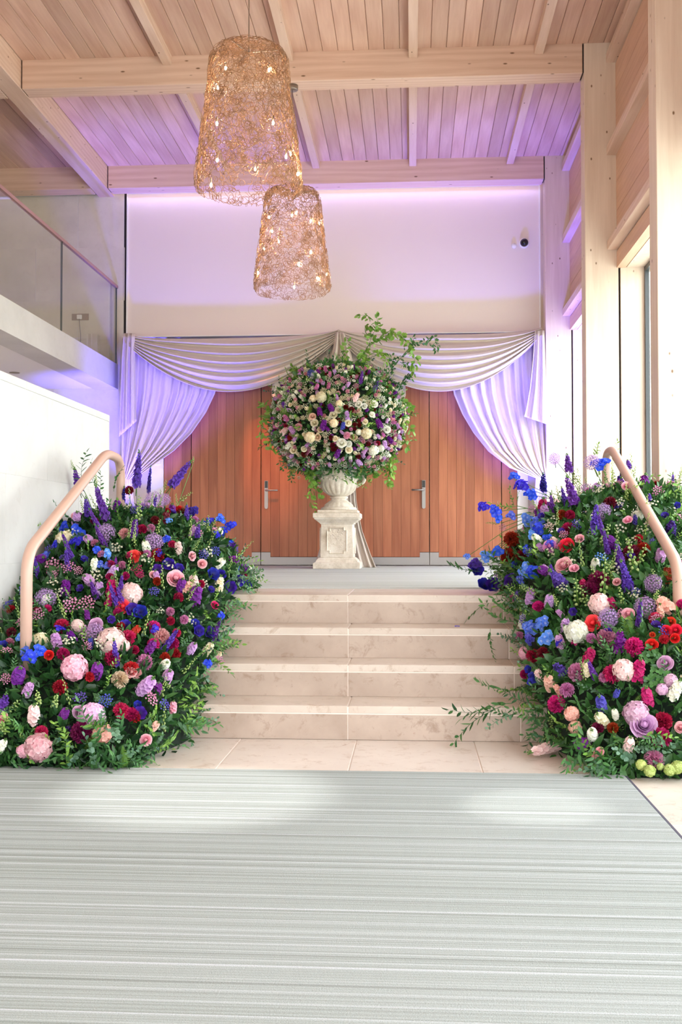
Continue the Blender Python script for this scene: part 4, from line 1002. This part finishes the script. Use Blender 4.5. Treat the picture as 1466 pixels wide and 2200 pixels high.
RIGHT = [
 ('SP','purple',815,220,800,110,48),('SP','purple',850,420,795,230,66),('SP','purple',955,580,975,385,58),('SP','purple',1160,900,1110,720,66),('SP','purple',1120,780,1080,610,54),('SP','vblue',800,880,690,780,60),('SP','vblue',790,1395,715,1320,70),
 ('SP','spurple',1110,1260,1110,1120,70),('SP','purple',1160,200,1150,150,36),('SP','vblue',1200,520,1190,460,34),('SP','indigo',1395,580,1415,490,60),('SP','indigo',665,330,665,220,40),('SP','purple',1280,400,1275,340,30),('SP','indigo',1140,900,1135,800,40),
 ('SP','vblue',1040,420,1150,410,44),('SP','indigo',1100,250,1110,340,20),
 ('BD','blue',500,260,62),('BD','blue',540,310,80),('BD','blue',590,355,66),('BD','blue',320,430,60),('BD','blue',385,455,70),('BD','blue',400,500,54),('BD','lblue',480,485,55),('BD','lblue',575,500,70),('BD','lblue',640,530,90),('BD','blue',640,560,70),('BD','lblue',610,590,70),
 ('BD','blue',690,605,50),('BD','blue',1000,190,95),('BD','lblue',570,800,84),('BD','blue',610,800,74),('BD','lblue',540,845,56),('BD','lblue',335,715,66),('BD','indigo',270,760,66),('BD','blue',400,690,66),('BD','lblue',690,1190,90),('BD','lblue',600,1130,90),
 ('BD','lblue',660,1100,76),('BD','blue',490,1470,66),('BD','blue',550,1470,90),('BD','indigo',620,1430,84),('BD','blue',335,1560,56),('BD','blue',395,1615,64),('BD','blue',310,1635,56),('BD','blue',410,1545,60),('BD','vblue',590,1190,56),('BD','lblue',225,715,36),
 ('LC','indigo',325,885,74),('LC','indigo',375,880,70),('LC','indigo',485,860,72),('LC','indigo',280,790,64),('LC','indigo',270,1200,66),('LC','indigo',345,1150,58),('LC','indigo',400,1175,66),('LC','indigo',290,1235,44),('LC','indigo',380,1140,40),
 ('AL','alli',730,150,68),('AL','alli',945,170,90),('AL','alli',915,340,96),('AL','alli',1010,455,94),('AL','alli',1300,870,102),('AL','alli',1255,1005,120),('AL','alli',1040,1070,114),
 ('HY','blush',990,990,130),('HY','white',860,1150,140),('HY','blush',1130,1370,130),('HY','hlil',1200,1620,150),('HY','peach',830,1620,90),('HY','peach',850,1700,80),('HY','hlil',1400,1430,84),('HY','hlil',1350,1480,70),('HY','hpink',560,1270,80),('HY','white',1210,480,70),
 ('CA','crimson',807,550,68),('CA','crimson',605,1285,68),('CA','hot',1185,1235,95),('CA','hot',1065,1385,94),('CA','hot',740,1560,88),('CA','crimson',1360,1660,88),('CA','crimson',1345,1755,100),('CA','hot',1310,1070,62),('CA','crimson',770,470,52),('CA','hot',635,1000,58),
 ('CA','crimson',820,470,50),('CA','burg',1050,400,64),('CA','burg',985,860,110),('CA','burg',930,910,90),('CA','burg',1180,690,90),('CA','crimson',1240,670,74),('CA','crimson',480,610,76),('CA','crimson',465,710,80),('CA','crimson',500,660,64),('CA','dred',540,705,54),
 ('CA','dred',450,900,70),('CA','mauve',1025,1185,96),('CA','mauve',1305,1880,96),('CA','mauve',865,1380,96),('CA','mauve',800,1480,74),('CA','dred',660,1270,60),('CA','hot',1100,1385,60),('CA','burg',980,1700,60),('CA','crimson',1065,1700,56),('CA','hot',560,700,0.1),
 ('RO','pink',783,765,90),('RO','mauve',705,655,70),('RO','lilac',1245,1690,135),('RO','pink',1460,1700,64),('RO','pink',1155,1045,66),('RO','coral',952,1098,86),('RO','red',1292,1222,64),('RO','red',1430,1140,64),('RO','red',1375,1140,54),('RO','red',1400,1090,54),('RO','red',1425,1185,50),
 ('RO','red',800,650,80),('RO','red',1295,1165,30),('RO','pink',1090,860,44),('RO','dusty',1370,1330,80),
 ('ST','magenta',660,430,100),('ST','magenta',930,1290,110),('ST','magenta',1215,1370,130),('ST','magenta',1265,1520,120),('ST','magenta',845,1190,66),('ST','magenta',1060,980,80),('ST','magenta',900,880,80),('ST','crimson',1390,820,100),('ST','lilac',700,970,96),('ST','lilac',760,1040,56),
 ('ST','lilac',590,940,96),('ST','lilac',790,1110,90),('ST','lilac',650,660,66),('ST','lilac',680,790,76),('ST','dusty',760,1200,90),('ST','blush',745,430,110),('ST','peach',700,1440,110),('ST','peach',750,1480,70),('ST','blush',640,1400,84),('ST','blush',1160,1800,110),
 ('ST','peach',1370,990,130),('ST','pink',985,1850,100),('ST','cream',920,1360,100),('ST','white',550,1085,90),('ST','white',1430,1480,120),('ST','white',800,1140,70),('ST','vblue',1000,1560,110),('ST','vblue',1090,1500,60),('ST','cream',1000,1650,110),('ST','white',1080,1620,70),
 ('ST','blush',730,620,60),('ST','pink',780,420,60),('ST','peach',1340,1030,80),('ST','mauve',560,560,50),
 ('YA','vblue',860,530,74),('YA','vblue',880,610,54),('YA','vblue',1290,630,60),('YA','lblue',1000,730,90),('YA','yarp',430,545,50),('YA','vblue',1200,920,60),('YA','blush',700,540,60),('YA','yarp',600,440,50),('WD','wdaisy',1110,400,60),('WD','wdaisy',1220,560,60),('WD','wdaisy',720,510,70),
 ('GB','green',1010,960,1020,700,50),('GB','green',870,1000,850,830,50),('GB','green',930,1000,870,870,44),('GB','green',640,930,520,880,44),('GB','green',1200,820,1150,600,50),('GB','green',1060,860,1040,740,50),('GB','green',1000,1640,940,1700,60),('GB','green',1080,1620,1120,1720,56),
 ('GB','green',1220,1760,1170,1850,40),('GB','green',750,1760,640,1760,40),('GB','green',1000,650,1050,520,44),('GB','green',860,300,830,190,30),('GB','green',1180,300,1170,110,24),('GB','green',1210,780,1260,640,44),('GB','green',1000,900,940,760,40),('GB','green',760,1010,720,930,30),
 ('GB','green',1130,1000,1100,880,34),('GB','green',420,520,330,520,20),('GB','green',1340,900,1290,780,40),('GB','green',700,1640,720,1720,30),('GB','green',1080,300,1060,200,30),('GB','green',1290,1000,1330,900,34),
 ('HY','ygreen',1230,1915,64),('HY','ygreen',1280,1950,70),('HY','ygreen',1440,1930,80),('HY','ygreen',1395,1945,70),('HY','ygreen',1340,1925,44)]
def bank(lst, B, base, label, group, sc, ox, oy, seed, nfill, edge):
    th = thing('staircase_flower_bank', label, 'flower arrangement', base, group)
    rr = random.Random(seed)
    # hidden mossy body
    m = MB(); nx, ny = 40, 70; y0, y3 = B.y[0], B.y[3]; rows = []
    for i in range(ny + 1):
        Y = y0 + .02 + (y3 - y0 - .04) * i / ny; row = []
        fw = B.w * (.75 + .25 * sst(y0, B.y[1] + .2, Y)); xa, xb = max(B.xlo + .01, B.xc - fw * .93), min(B.xhi - .01, B.xc + fw * .93)
        step = 0 if Y < 5.43 else min(.68, .17 * (1 + int((Y - 5.43) / .333)))
        for j in range(nx + 1):
            X = xa + (xb - xa) * j / nx; hh = B.h(X, Y) - .15 - .02 * rr.random()
            if i in (0, ny) or j in (0, nx): hh = step + .002
            row.append((X - base[0], Y - base[1], max(hh, step + .002) - base[2]))
        rows.append(row)
    m.grid(rows); obj('moss_base', m, M['moss'], th, smooth=True)
    # dense under-leaves as one mass
    m = MB()
    pts = []
    while len(pts) < 9000:
        X = rr.uniform(B.xlo, B.xhi); Y = rr.uniform(y0, y3); hh = B.h(X, Y)
        if hh < -.5: continue
        pts.append((X, Y, hh))
        n = B.nrm(X, Y); d = n * rr.uniform(.2, 1) + Vector((rr.uniform(-1, 1), rr.uniform(-1, .6), rr.uniform(-.5, .8)))
        L = rr.uniform(.035, .075)
        add_leaf(m, Vector((X, Y, hh - rr.uniform(-.01, .09))) - Vector(base), d, L, L * rr.uniform(.16, .26), rr.uniform(0, 6), .3, rr.uniform(0, 1))
    obj('leaves', m, M['leafdeep'], th, smooth=True, kind='stuff', label='dense dark green leaves filling the arrangement')
    placed = place_list(B, th, base, lst, sc, ox, oy, 6.8)
    for q, s_ in list(placed):
        if B.h(q.x, q.y) < q.z - .12 or B.h(q.x, q.y) < 0:
            e_ = Vector((B.xc + (q.x - B.xc) * .55, max(5.2, q.y - .02), max(.1, B.h(B.xc, min(6.9, q.y)) - .15)))
            obj('stem', MB().tube([q - Vector(base), (q + e_) / 2 + Vector((0, 0, .03)) - Vector(base), e_ - Vector(base)], [.0018, .0025, .003], 5), M['stem'], th, smooth=True)
    # extra blooms in the gaps
    pool = [('CA','crimson',.026),('CA','hot',.026),('ST','lilac',.045),('YA','yarp',.04),('WD','wdaisy',.04),('GB','green',0),('RO','pink',.03),('ST','spurple',.045),('LC','indigo',.024),('BD','blue',.032),('CA','mauve',.027),('ST','white',.04),('YA','vblue',.035),('GB','green',0),('WD','wdaisy',.04),('GB','green',0),('SP','purple',0),('YA','yarp',.03)]
    n = 0; tries = 0
    while n < nfill and tries < 6000:
        tries += 1
        X = rr.uniform(B.xlo, B.xhi); Y = rr.uniform(y0 + .15, y3 - .1); hh = B.h(X, Y)
        if hh < -.5: continue
        p = Vector((X, Y, hh))
        k, c, r = rr.choice(pool); need = max(r, .02)
        if any((p - q).length < (s_ + need) * .68 for q, s_ in placed): continue
        nn = B.nrm(X, Y)
        if k in ('GB', 'SP'):
            L = rr.uniform(.12, .2); d = nn * .8 + Vector((rr.uniform(-.4, .4), rr.uniform(-.5, .1), .5)); q = vrot(d).to_quaternion()
            o = obj(NM[KIND[k]], fmesh(KIND[k], c, n), None, th, p - Vector(base), rot=q, scale=(.11, .11, L)); o['label'] = CN[c] + ' ' + NM[KIND[k]].replace('_', ' ')
            placed.append((p, .02))
        else:
            bloom(th, base, KIND[k], c, p + nn * .035, nn * .6 + (CAM - p).normalized() * .5 + Vector([rr.uniform(-.4, .4) for _ in range(3)]), r)
            placed.append((p, r))
        n += 1
    # sprigs
    kinds = ['ruscus'] * 11 + ['euca'] * 2 + ['light'] * 3 + ['fern'] * 1 + ['broad'] * 3 + ['clover']
    for i in range(400):
        X, Y, hh = rr.choice(pts); p = Vector((X, Y, hh - .05)); nn = B.nrm(X, Y); k = rr.choice(kinds)
        near = any((p - q).length < s_ * .9 + .05 for q, s_ in placed)
        d = nn * .9 + Vector((rr.uniform(-.9, .9), rr.uniform(-.9, .5), rr.uniform(-.3, .7)))
        L = rr.uniform(.13, .21) * (.6 if near else 1)
        if k in ('broad', 'clover'): L = rr.uniform(.06, .085)
        if X < -2.0: d.x = abs(d.x)
        if X > 1.66: d.x = -abs(d.x)
        sprig(th, base, k, p, d, L)
    side = 1 if B.xc < 0 else -1
    for i in range(90):
        Y = rr.uniform(y0 + .02, y3 - .1); fw = B.w * (.75 + .25 * sst(y0, B.y[1] + .2, Y)); X = B.xc + side * fw * rr.uniform(.88, .97)
        hh = max(B.h(X, Y) - .1, 0); step = 0 if Y < 5.43 else min(.69, .17 * (1 + int((Y - 5.43) / .333)))
        z = step + .03 + (max(hh - step, 0)) * rr.random()
        d = Vector((side * rr.uniform(.5, 1), rr.uniform(-.8, .2), rr.uniform(-.15, .7)))
        L = rr.uniform(.10, .19)
        if z + d.normalized().z * L < step + .02: d.z = abs(d.z) * .3
        sprig(th, base, rr.choice(['ruscus', 'ruscus', 'light', 'euca']), (X, Y, z), d, L)
    for i in range(40):
        X = rr.uniform(B.xc - B.w * .7, min(B.xhi - .1, B.xc + B.w * .7)); Y = y0 + .09
        sprig(th, base, rr.choice(['ruscus', 'ruscus', 'light', 'euca']), (X, Y, rr.uniform(.03, .18)), (rr.uniform(-.7, .7), rr.uniform(-.9, -.2), rr.uniform(0, .6)), rr.uniform(.1, .18))
    for (k, x0, y0_, x1, y1_, YY) in edge:
        p = at(x0 / sc + ox, y0_ / sc + oy, Y=YY[0]); q = at(x1 / sc + ox, y1_ / sc + oy, Y=YY[1])
        for z_ in (p, q):
            s0 = (0 if z_.y < 5.43 else min(.69, .17 * (1 + int((z_.y - 5.43) / .333)))) + .02
            if z_.z < s0 : z_.z = s0
        sprig(th, base, k, p, q - p, (q - p).length, w=.22 / max(.1, (q - p).length) if (q - p).length > .25 else 1.0)
    return th
eL = [('ruscus',470,300,440,100,(6.6,6.6)),('ruscus',540,300,470,170,(6.6,6.6)),('ruscus',560,380,600,230,(6.6,6.6)),('ruscus',640,330,640,190,(6.7,6.7)),('ruscus',400,480,290,430,(6.4,6.4)),('light',300,540,190,520,(6.2,6.2)),
 ('ruscus',200,600,140,560,(6.1,6.1)),('ruscus',60,1000,0,940,(5.4,5.4)),('ruscus',100,1050,0,1080,(5.3,5.3)),('ruscus',1290,780,1450,820,(6.6,6.5)),('ruscus',1340,740,1440,770,(6.9,6.9)),('light',1130,640,1290,600,(6.7,6.7)),
 ('ruscus',1150,680,1350,720,(6.7,6.7)),('light',1150,960,1150,1070,(6.0,5.9)),('ruscus',1100,1270,1230,1290,(5.9,5.85)),('light',1000,1430,1170,1460,(5.3,5.2)),('light',1030,1380,1140,1390,(5.4,5.3)),('light',1040,1500,1140,1600,(5.25,5.2)),
 ('light',1000,1540,1140,1560,(5.2,5.15)),('ruscus',1020,1600,1140,1710,(5.2,5.1)),('ruscus',950,1600,1060,1690,(5.15,5.0)),('ruscus',880,1680,980,1740,(5.0,4.95)),('ruscus',800,1640,930,1800,(4.95,4.8)),('light',830,1620,930,1560,(5.0,4.9)),
 ('light',760,1620,900,1640,(4.95,4.85)),('ruscus',560,1700,440,1930,(4.75,4.55)),('ruscus',540,1760,570,1900,(4.7,4.52)),('ruscus',480,1760,300,1880,(4.75,4.6)),('ruscus',440,1800,390,1920,(4.7,4.55)),('ruscus',520,1800,510,1930,(4.7,4.52)),
 ('ruscus',600,1740,560,1890,(4.72,4.6)),('ruscus',90,1780,80,1880,(4.7,4.55)),('ruscus',40,1800,20,1900,(4.7,4.55)),('euca',600,1640,500,1720,(4.8,4.7)),('broad',510,1440,510,1380,(5.1,5.05)),('broad',480,1500,440,1440,(5.1,5.0))]
eR = [('ruscus',470,900,190,1010,(6.5,6.4)),('ruscus',300,800,100,820,(6.7,6.6)),('ruscus',480,760,300,740,(6.7,6.7)),('light',500,430,440,320,(6.9,6.9)),('light',500,440,370,380,(6.9,6.9)),('light',520,400,510,330,(6.9,6.9)),
 ('ruscus',560,1060,360,1050,(6.1,6.0)),('ruscus',500,1090,310,1060,(6.1,6.0)),('ruscus',360,1130,330,1300,(5.95,5.9)),('ruscus',520,1100,440,1180,(6.0,5.9)),('ruscus',460,1480,260,1500,(5.5,5.4)),('ruscus',480,1560,190,1560,(5.4,5.35)),
 ('ruscus',380,1600,80,1750,(5.35,5.3)),('ruscus',420,1580,140,1660,(5.35,5.3)),('ruscus',520,1620,380,1640,(5.3,5.25)),('euca',500,1620,330,1720,(5.3,5.25)),('ruscus',600,1560,440,1500,(5.35,5.3)),('ruscus',620,1620,580,1810,(5.2,5.1)),('ruscus',700,1700,640,1760,(5.1,5.0)),
 ('ruscus',850,1500,860,1650,(4.95,4.85)),('ruscus',860,1650,870,1850,(4.85,4.7)),('ruscus',880,1750,900,1940,(4.78,4.6)),('ruscus',960,1800,940,1960,(4.7,4.55)),('ruscus',990,1850,1000,1990,(4.68,4.5)),('ruscus',1050,1860,1080,1960,(4.66,4.55)),
 ('ruscus',820,1600,760,1560,(5.0,4.95)),('ruscus',900,1620,980,1560,(4.9,4.85)),('light',1200,330,1440,340,(6.6,6.4)),('light',1180,300,1300,240,(6.7,6.6)),('light',1300,440,1420,290,(6.3,6.2)),('light',1320,520,1450,480,(6.1,6.0)),('light',950,200,1000,60,(7.1,7.1)),
 ('light',1070,180,1095,50,(7.1,7.1)),('light',1000,260,930,110,(7.1,7.1)),('light',1020,300,1050,200,(7.0,7.0)),('light',880,280,850,210,(7.1,7.1)),('clover',1290,1290,1290,1240,(5.0,4.95)),('clover',1320,1420,1310,1380,(4.9,4.85)),('clover',1290,1480,1300,1420,(4.9,4.85)),
 ('fern',1180,1220,1160,1080,(5.2,5.15)),('fern',1200,1230,1200,1090,(5.2,5.15)),('fern',1160,1200,1140,1070,(5.2,5.15)),('euca',870,1480,860,1380,(5.0,5.0)),('broad',680,1000,640,950,(5.9,5.85)),('light',1400,700,1440,560,(5.9,5.9)),('light',1380,620,1400,420,(6.0,6.0))]
bL = bank(LEFT, BL, (-1.7, 5.0, 0.0), 'bank of pink, purple and blue flowers climbing the steps beside the white stone wall', 'flower banks flanking the steps', 2.618, 0, 930, 31, 240, eL)
bR = bank(RIGHT, BR, (1.3, 5.0, 0.0), 'bank of blue, crimson and lilac flowers climbing the steps beside the windows', 'flower banks flanking the steps', 2.685, 920, 930, 32, 260, eR)

# ---- fallen blooms on the floor
p = at(246, 1632, Z=0.0)
f1 = bloom(None, (0, 0, 0), 'carnation', 'mauve', (p.x, p.y, .032), (.2, -.8, .6), .038, name='fallen_carnation', top=True)
f1['label'] = 'single mauve carnation lying loose on the stone floor beside the flower bank'; f1['category'] = 'flower'
p0, p1 = at(1128, 1625, Z=0.02), at(1212, 1603, Z=.03)
f2 = bloom(None, (0, 0, 0), 'stock', 'blush', (p0 + p1) / 2 + Vector((0, 0, .012)), p0 - p1, .045, 2.1, name='fallen_stock_stem', top=True)
f2['label'] = 'loose pale pink-white blossom stem lying on the stone floor below the steps'; f2['category'] = 'flower'
pz = at(1024, 1425.5, Z=.51)
f3 = obj('fallen_petal', MB().grid([[(-.012, 0, 0), (0, 0, .003), (.012, 0, 0)], [(-.016, .012, .004), (0, .012, .005), (.016, .012, .003)], [(-.008, .024, 0), (0, .026, .002), (.008, .024, 0)]], t=1.), PM['blue'], None, (pz.x, 6.2, .512))
f3['label'] = 'tiny blue petal fallen on a stone tread'; f3['category'] = 'petal'

# ---- urn arrangement
UC = Vector((-.83, 12.1, 2.36)); URX, URY, URZ = .74, .52, .66
class Ell:
    def hit(s, x, y):
        d = ray(x, y); o_ = CAM - UC
        a = (d.x / URX) ** 2 + (d.y / URY) ** 2 + (d.z / URZ) ** 2
        b_ = 2 * (o_.x * d.x / URX ** 2 + o_.y * d.y / URY ** 2 + o_.z * d.z / URZ ** 2)
        c = (o_.x / URX) ** 2 + (o_.y / URY) ** 2 + (o_.z / URZ) ** 2 - 1
        D = b_ * b_ - 4 * a * c
        return None if D < 0 else CAM + d * ((-b_ - math.sqrt(D)) / (2 * a))
    def nrmp(s, p): q = p - UC; return Vector((q.x / URX ** 2, q.y / URY ** 2, q.z / URZ ** 2)).normalized()
EL = Ell(); EL.nrm = lambda X, Y: Vector((0, -.7, .5))
UB = (PX, PY, 1.80)
ua = thing('urn_flower_arrangement', 'huge round arrangement of white, purple and red flowers with trailing greenery in the stone urn', 'flower arrangement', UB)
URN = [('RO','cream',597,825,66),('RO','cream',638,790,62),('RO','cream',450,890,66),('RO','beige',497,942,52),('RO','white',893,825,50),('RO','white',910,745,66),('RO','cream',290,1100,64),('RO','cream',370,1090,50),('RO','cream',715,1095,64),('RO','white',790,745,62),
 ('RO','beige',750,1000,68),('RO','beige',475,1000,58),('RO','white',660,1045,84),('RO','cream',710,890,60),('RO','white',715,1050,54),('RO','beige',435,840,60),('RO','white',1010,940,60),('RO','cream',840,880,50),('RO','cream',610,1010,50),('RO','white',835,760,50),
 ('HY','cream',500,690,110),('HY','cream',440,700,70),('HY','cream',415,1000,110),('HY','white',905,1100,100),('HY','white',960,1085,74),('HY','cream',850,970,110),('HY','cream',600,890,86),('HY','cream',640,740,70),('HY','white',790,960,60),
 ('ST','spurple',490,800,90),('ST','spurple',520,900,100),('ST','spurple',575,770,90),('ST','spurple',945,890,100),('ST','spurple',1030,1015,74),('ST','spurple',630,1120,90),('ST','spurple',545,930,60),('AL','vblue',425,512,80),('SP','purple',800,590,825,470,34),('SP','purple',905,650,950,550,34),
 ('ST','purple',215,750,70),('ST','vblue',670,910,76),('ST','mauve',230,850,74),
 ('CA','dred',690,770,48),('CA','dred',735,785,48),('CA','dred',640,870,44),('CA','dred',795,868,38),('CA','dred',795,905,38),('CA','dred',760,900,34),('CA','dred',760,932,30),('CA','dred',580,1003,44),('CA','dred',590,1060,44),('CA','dred',595,1090,42),('CA','dred',627,1080,28),
 ('CA','dred',865,1050,40),('CA','dred',787,1148,42),('CA','crimson',235,910,46),('CA','crimson',262,1000,46),('CA','dred',180,1020,36),('CA','dred',1105,835,36),('CA','dred',1070,880,36),('CA','dred',1110,1085,36),('CA','crimson',220,860,36),('CA','dred',375,1125,60),('CA','crimson',940,1045,40),
 ('ST','lilac',275,940,90),('ST','mauve',470,610,70),('ST','mauve',560,600,64),('ST','lilac',710,590,64),('ST','lilac',620,690,64),('ST','blush',770,690,90),('ST','lilac',700,830,90),('ST','lilac',990,1050,84),('ST','lilac',1100,1000,76),('ST','lilac',1090,910,60),('ST','lilac',840,1100,76),
 ('ST','lilac',790,1190,84),('CA','pink',330,920,62),('CA','pink',700,985,60),('ST','blush',220,950,94),('ST','white',250,1060,80),('ST','lilac',675,620,50),('ST','lilac',300,1010,60),('ST','lilac',660,960,50),('ST','mauve',820,860,50),('ST','lilac',1010,870,50),('ST','mauve',980,980,50),
 ('ST','blush',400,1190,44),('ST','lilac',940,990,56),('ST','mauve',870,1150,50)]
WP = [(610,540),(560,560),(640,580),(600,650),(190,640),(160,680),(230,640),(300,740),(340,770),(380,760),(320,860),(360,850),(280,800),(180,900),(150,860),(380,950),(430,620),(700,690),(740,640),(840,700),(870,740),(960,760),(980,790),(930,700),(540,1010),(530,980),(450,1060),(440,1110),(530,1130),(540,1060),
 (750,850),(680,850),(560,870),(900,1180),(870,1190),(1000,1180),(960,1150),(520,1200),(290,1290),(330,1310),(590,640),(520,640),(380,640),(330,620),(650,1090),(800,820),(1030,900),(1020,820),(240,1100),(330,1130),(460,760),(660,700),(900,960),(1060,960),(620,940)]
for (x, y) in WP: URN.append(('WD' if fr_.random() < .45 else 'YA', 'wdaisy' if fr_.random() < .001 else 'cream', x, y, fr_.uniform(44, 74)))
URN = [(a[0], 'wdaisy' if a[0] == 'WD' else a[1], *a[2:]) for a in URN]
urn_placed = place_list(EL, ua, UB, URN, 3.576, 550, 660, 12.1, .84)
rr = random.Random(77)
for i in range(900):
    el = math.acos(rr.uniform(-.8, .85)); az = rr.uniform(PI, 2 * PI)
    q = Vector((URX * math.sin(el) * math.cos(az), URY * math.sin(el) * math.sin(az), URZ * math.cos(el))); p = UC + q * 1.05
    k, c, r = rr.choice([('YA', 'white', .05), ('ST', 'white', .036), ('ST', 'cream', .034), ('WD', 'wdaisy', .045), ('ST', 'lilac', .036), ('CA', 'pink', .026), ('ST', 'mauve', .034), ('RO', 'cream', .026), ('YA', 'yarp', .04), ('CA', 'dred', .018), ('WD', 'wdaisy', .04), ('RO', 'white', .022), ('ST', 'spurple', .03), ('YA', 'white', .05)])
    if any((p - a).length < (b_ + r) * .5 for a, b_ in urn_placed): continue
    bloom(ua, UB, KIND[k], c, p, EL.nrmp(p) + Vector([rr.uniform(-.3, .3) for _ in range(3)]), r); urn_placed.append((p, r))
m = MB(); 
rows = []
for i in range(13):
    el = .12 + (PI - .24) * i / 12; rows.append([(URX * .86 * math.sin(el) * math.cos(a * PI / 12), URY * .86 * math.sin(el) * math.sin(a * PI / 12), URZ * .86 * math.cos(el)) for a in range(25)])
off = UC - Vector(UB)
m.grid([[Vector(p) + off for p in r] for r in rows]); m.tube([off + Vector((0, 0, -.4)), Vector((0, 0, -.05))], [.3, .16], 16)
obj('moss_base', m, M['moss'], ua, smooth=True)
m = MB(); spts = []
for i in range(4800):
    el = math.acos(rr.uniform(-1, 1)); az = rr.uniform(0, 2 * PI); k = rr.uniform(.9, 1.04)
    if math.sin(az) > .5 and rr.random() < .6: continue
    p = Vector((URX * k * math.sin(el) * math.cos(az), URY * k * math.sin(el) * math.sin(az), URZ * k * math.cos(el)))
    n = EL.nrmp(p + UC); d = n * rr.uniform(.2, 1) + Vector((rr.uniform(-1, 1), rr.uniform(-1, .5), rr.uniform(-.8, .8)))
    L = rr.uniform(.04, .075); add_leaf(m, p + off, d, L, L * rr.uniform(.2, .3), rr.uniform(0, 6), .3, rr.uniform(.3, 1.2)); spts.append((p + UC, n))
obj('leaves', m, M['leaf'], ua, smooth=True, kind='stuff', label='dense green leaves filling the arrangement')
for i in range(260):
    p, n = rr.choice(spts); k = rr.choice(['ruscus', 'light', 'euca', 'light', 'ruscus', 'fern'])
    if p.y > UC.y + .2: continue
    droop = -1.0 if p.z < UC.z - .3 else .3
    d = n + Vector((rr.uniform(-.8, .8), rr.uniform(-.5, .3), rr.uniform(-.4, .6) + droop * .6))
    sprig(ua, UB, k, p - n * .06, d, rr.uniform(.14, .26))
def branch(pts, Y0, Y1, mat, leaf, name, nl=16, L=.06, W=.016, rnd=False, sc=3.576, ox=550, oy=660):
    m = MB(); n = len(pts); w3 = [at(x / sc + ox, y / sc + oy, Y=Y0 + (Y1 - Y0) * i / (n - 1)) - Vector(UB) for i, (x, y) in enumerate(pts)]
    w3 = smooth_path(w3, .08, 4)
    m.tube(w3, [max(.0018, .005 * (1 - i / len(w3))) for i in range(len(w3))], 5, t=.1, caps=False)
    ln = [0];
    for a, c in zip(w3[:-1], w3[1:]): ln.append(ln[-1] + (c - a).length)
    for k in range(nl):
        s_ = ln[-1] * (.08 + .92 * k / (nl - 1)); i = max(0, min(len(w3) - 2, int(np.searchsorted(ln, s_)) - 1)); q = (s_ - ln[i]) / max(1e-6, ln[i+1] - ln[i])
        p = w3[i].lerp(w3[i+1], q); dd = (w3[i+1] - w3[i]).normalized()
        for _ in range(2):
            o_ = Vector((rr.uniform(-1, 1), rr.uniform(-1, .6), rr.uniform(-1, .6)))
            pp = p + o_ * rr.uniform(.0, .03); LL = L * rr.uniform(.7, 1.2); add_leaf(m, pp, dd * .5 + o_, LL, LL * W / L, rr.uniform(0, 6), .2, rr.uniform(.1, 1), rnd)
    obj(name, m, M[leaf], ua, smooth=True)
TB = [([(720,560),(800,400),(870,290),(900,200),(950,120),(920,70)], 26, 1), ([(900,100),(860,62),(785,62)], 6, 1), ([(870,300),(960,230),(1060,200),(1150,240),(1190,310),(1225,400),(1215,500)], 34, 1), ([(880,240),(840,190),(835,150),(880,150)], 10, 1),
 ([(940,170),(1000,200),(1040,170),(1080,210)], 12, 1), ([(930,640),(1000,520),(1080,430),(1180,310),(1260,265),(1330,265),(1390,330)], 40, 0), ([(1310,265),(1360,215),(1400,300)], 12, 0), ([(1180,330),(1210,260),(1205,225)], 8, 0),
 ([(760,560),(700,470),(680,380),(700,270)], 22, 1), ([(820,440),(860,380),(830,330),(800,380)], 16, 1), ([(900,350),(960,340),(1010,400),(990,420)], 12, 1), ([(1100,640),(1130,560),(1170,520),(1200,540)], 22, 0), ([(1040,520),(1050,420),(1040,370)], 14, 0),
 ([(980,600),(1010,560),(1060,560),(1110,600)], 14, 0), ([(1120,430),(1160,420),(1160,470)], 10, 0),
 ([(1060,700),(1130,720),(1180,760),(1190,780)], 14, 1), ([(1100,760),(1130,850),(1160,900),(1200,950)], 12, 1), ([(1120,980),(1150,1040),(1160,1070)], 6, 1), ([(150,820),(90,760),(30,740)], 10, 1), ([(140,860),(70,850),(45,900),(50,980)], 12, 1), ([(130,900),(110,960),(120,1090)], 10, 1),
 ([(430,1180),(430,1290),(440,1370),(420,1480),(445,1550)], 24, 1), ([(450,1330),(470,1400),(500,1465)], 8, 1), ([(400,1200),(410,1280),(430,1330)], 18, 1), ([(1000,1150),(1030,1240),(1020,1310),(1015,1375)], 20, 1), ([(1050,1100),(1060,1200),(1040,1280)], 16, 1), ([(900,1190),(900,1250),(895,1310)], 12, 1),
 ([(240,1100),(220,1180),(200,1240)], 12, 0), ([(300,1180),(270,1260),(270,1340)], 12, 0), ([(350,560),(300,470),(280,460)], 12, 1), ([(520,560),(470,480),(430,460)], 12, 1), ([(560,560),(640,520),(600,480),(560,500)], 12, 0), ([(620,480),(600,430),(615,390)], 6, 0),
 ([(260,640),(250,580),(300,540)], 14, 1), ([(400,600),(370,540),(350,500)], 16, 0), ([(450,600),(500,540),(480,500)], 12, 1), ([(690,620),(660,540),(640,500)], 16, 1), ([(850,640),(880,560),(870,470)], 22, 1), ([(780,640),(760,560),(750,470)], 20, 1), ([(960,700),(1000,640),(1010,600)], 16, 1)]
for pts, nl, lt in TB:
    if lt: branch(pts, 12.0, 11.9, 'twig', 'leaflight', 'leafy_branch', nl, .062, .02, rr.random() < .5)
    else: branch(pts, 12.0, 11.95, 'twig', 'leaf', 'leafy_branch', nl, .045, .012)
for kk, (x, y) in enumerate([(700,1240),(690,1200),(640,1230),(730,1270),(500,1230),(560,1210)]):
    p = at(x / 3.576 + 550, (y - 60) / 3.576 + 660, Y=11.75); sprig(ua, UB, 'euca', p, (rr.uniform(-.3, .3), -.3, -1), .2)
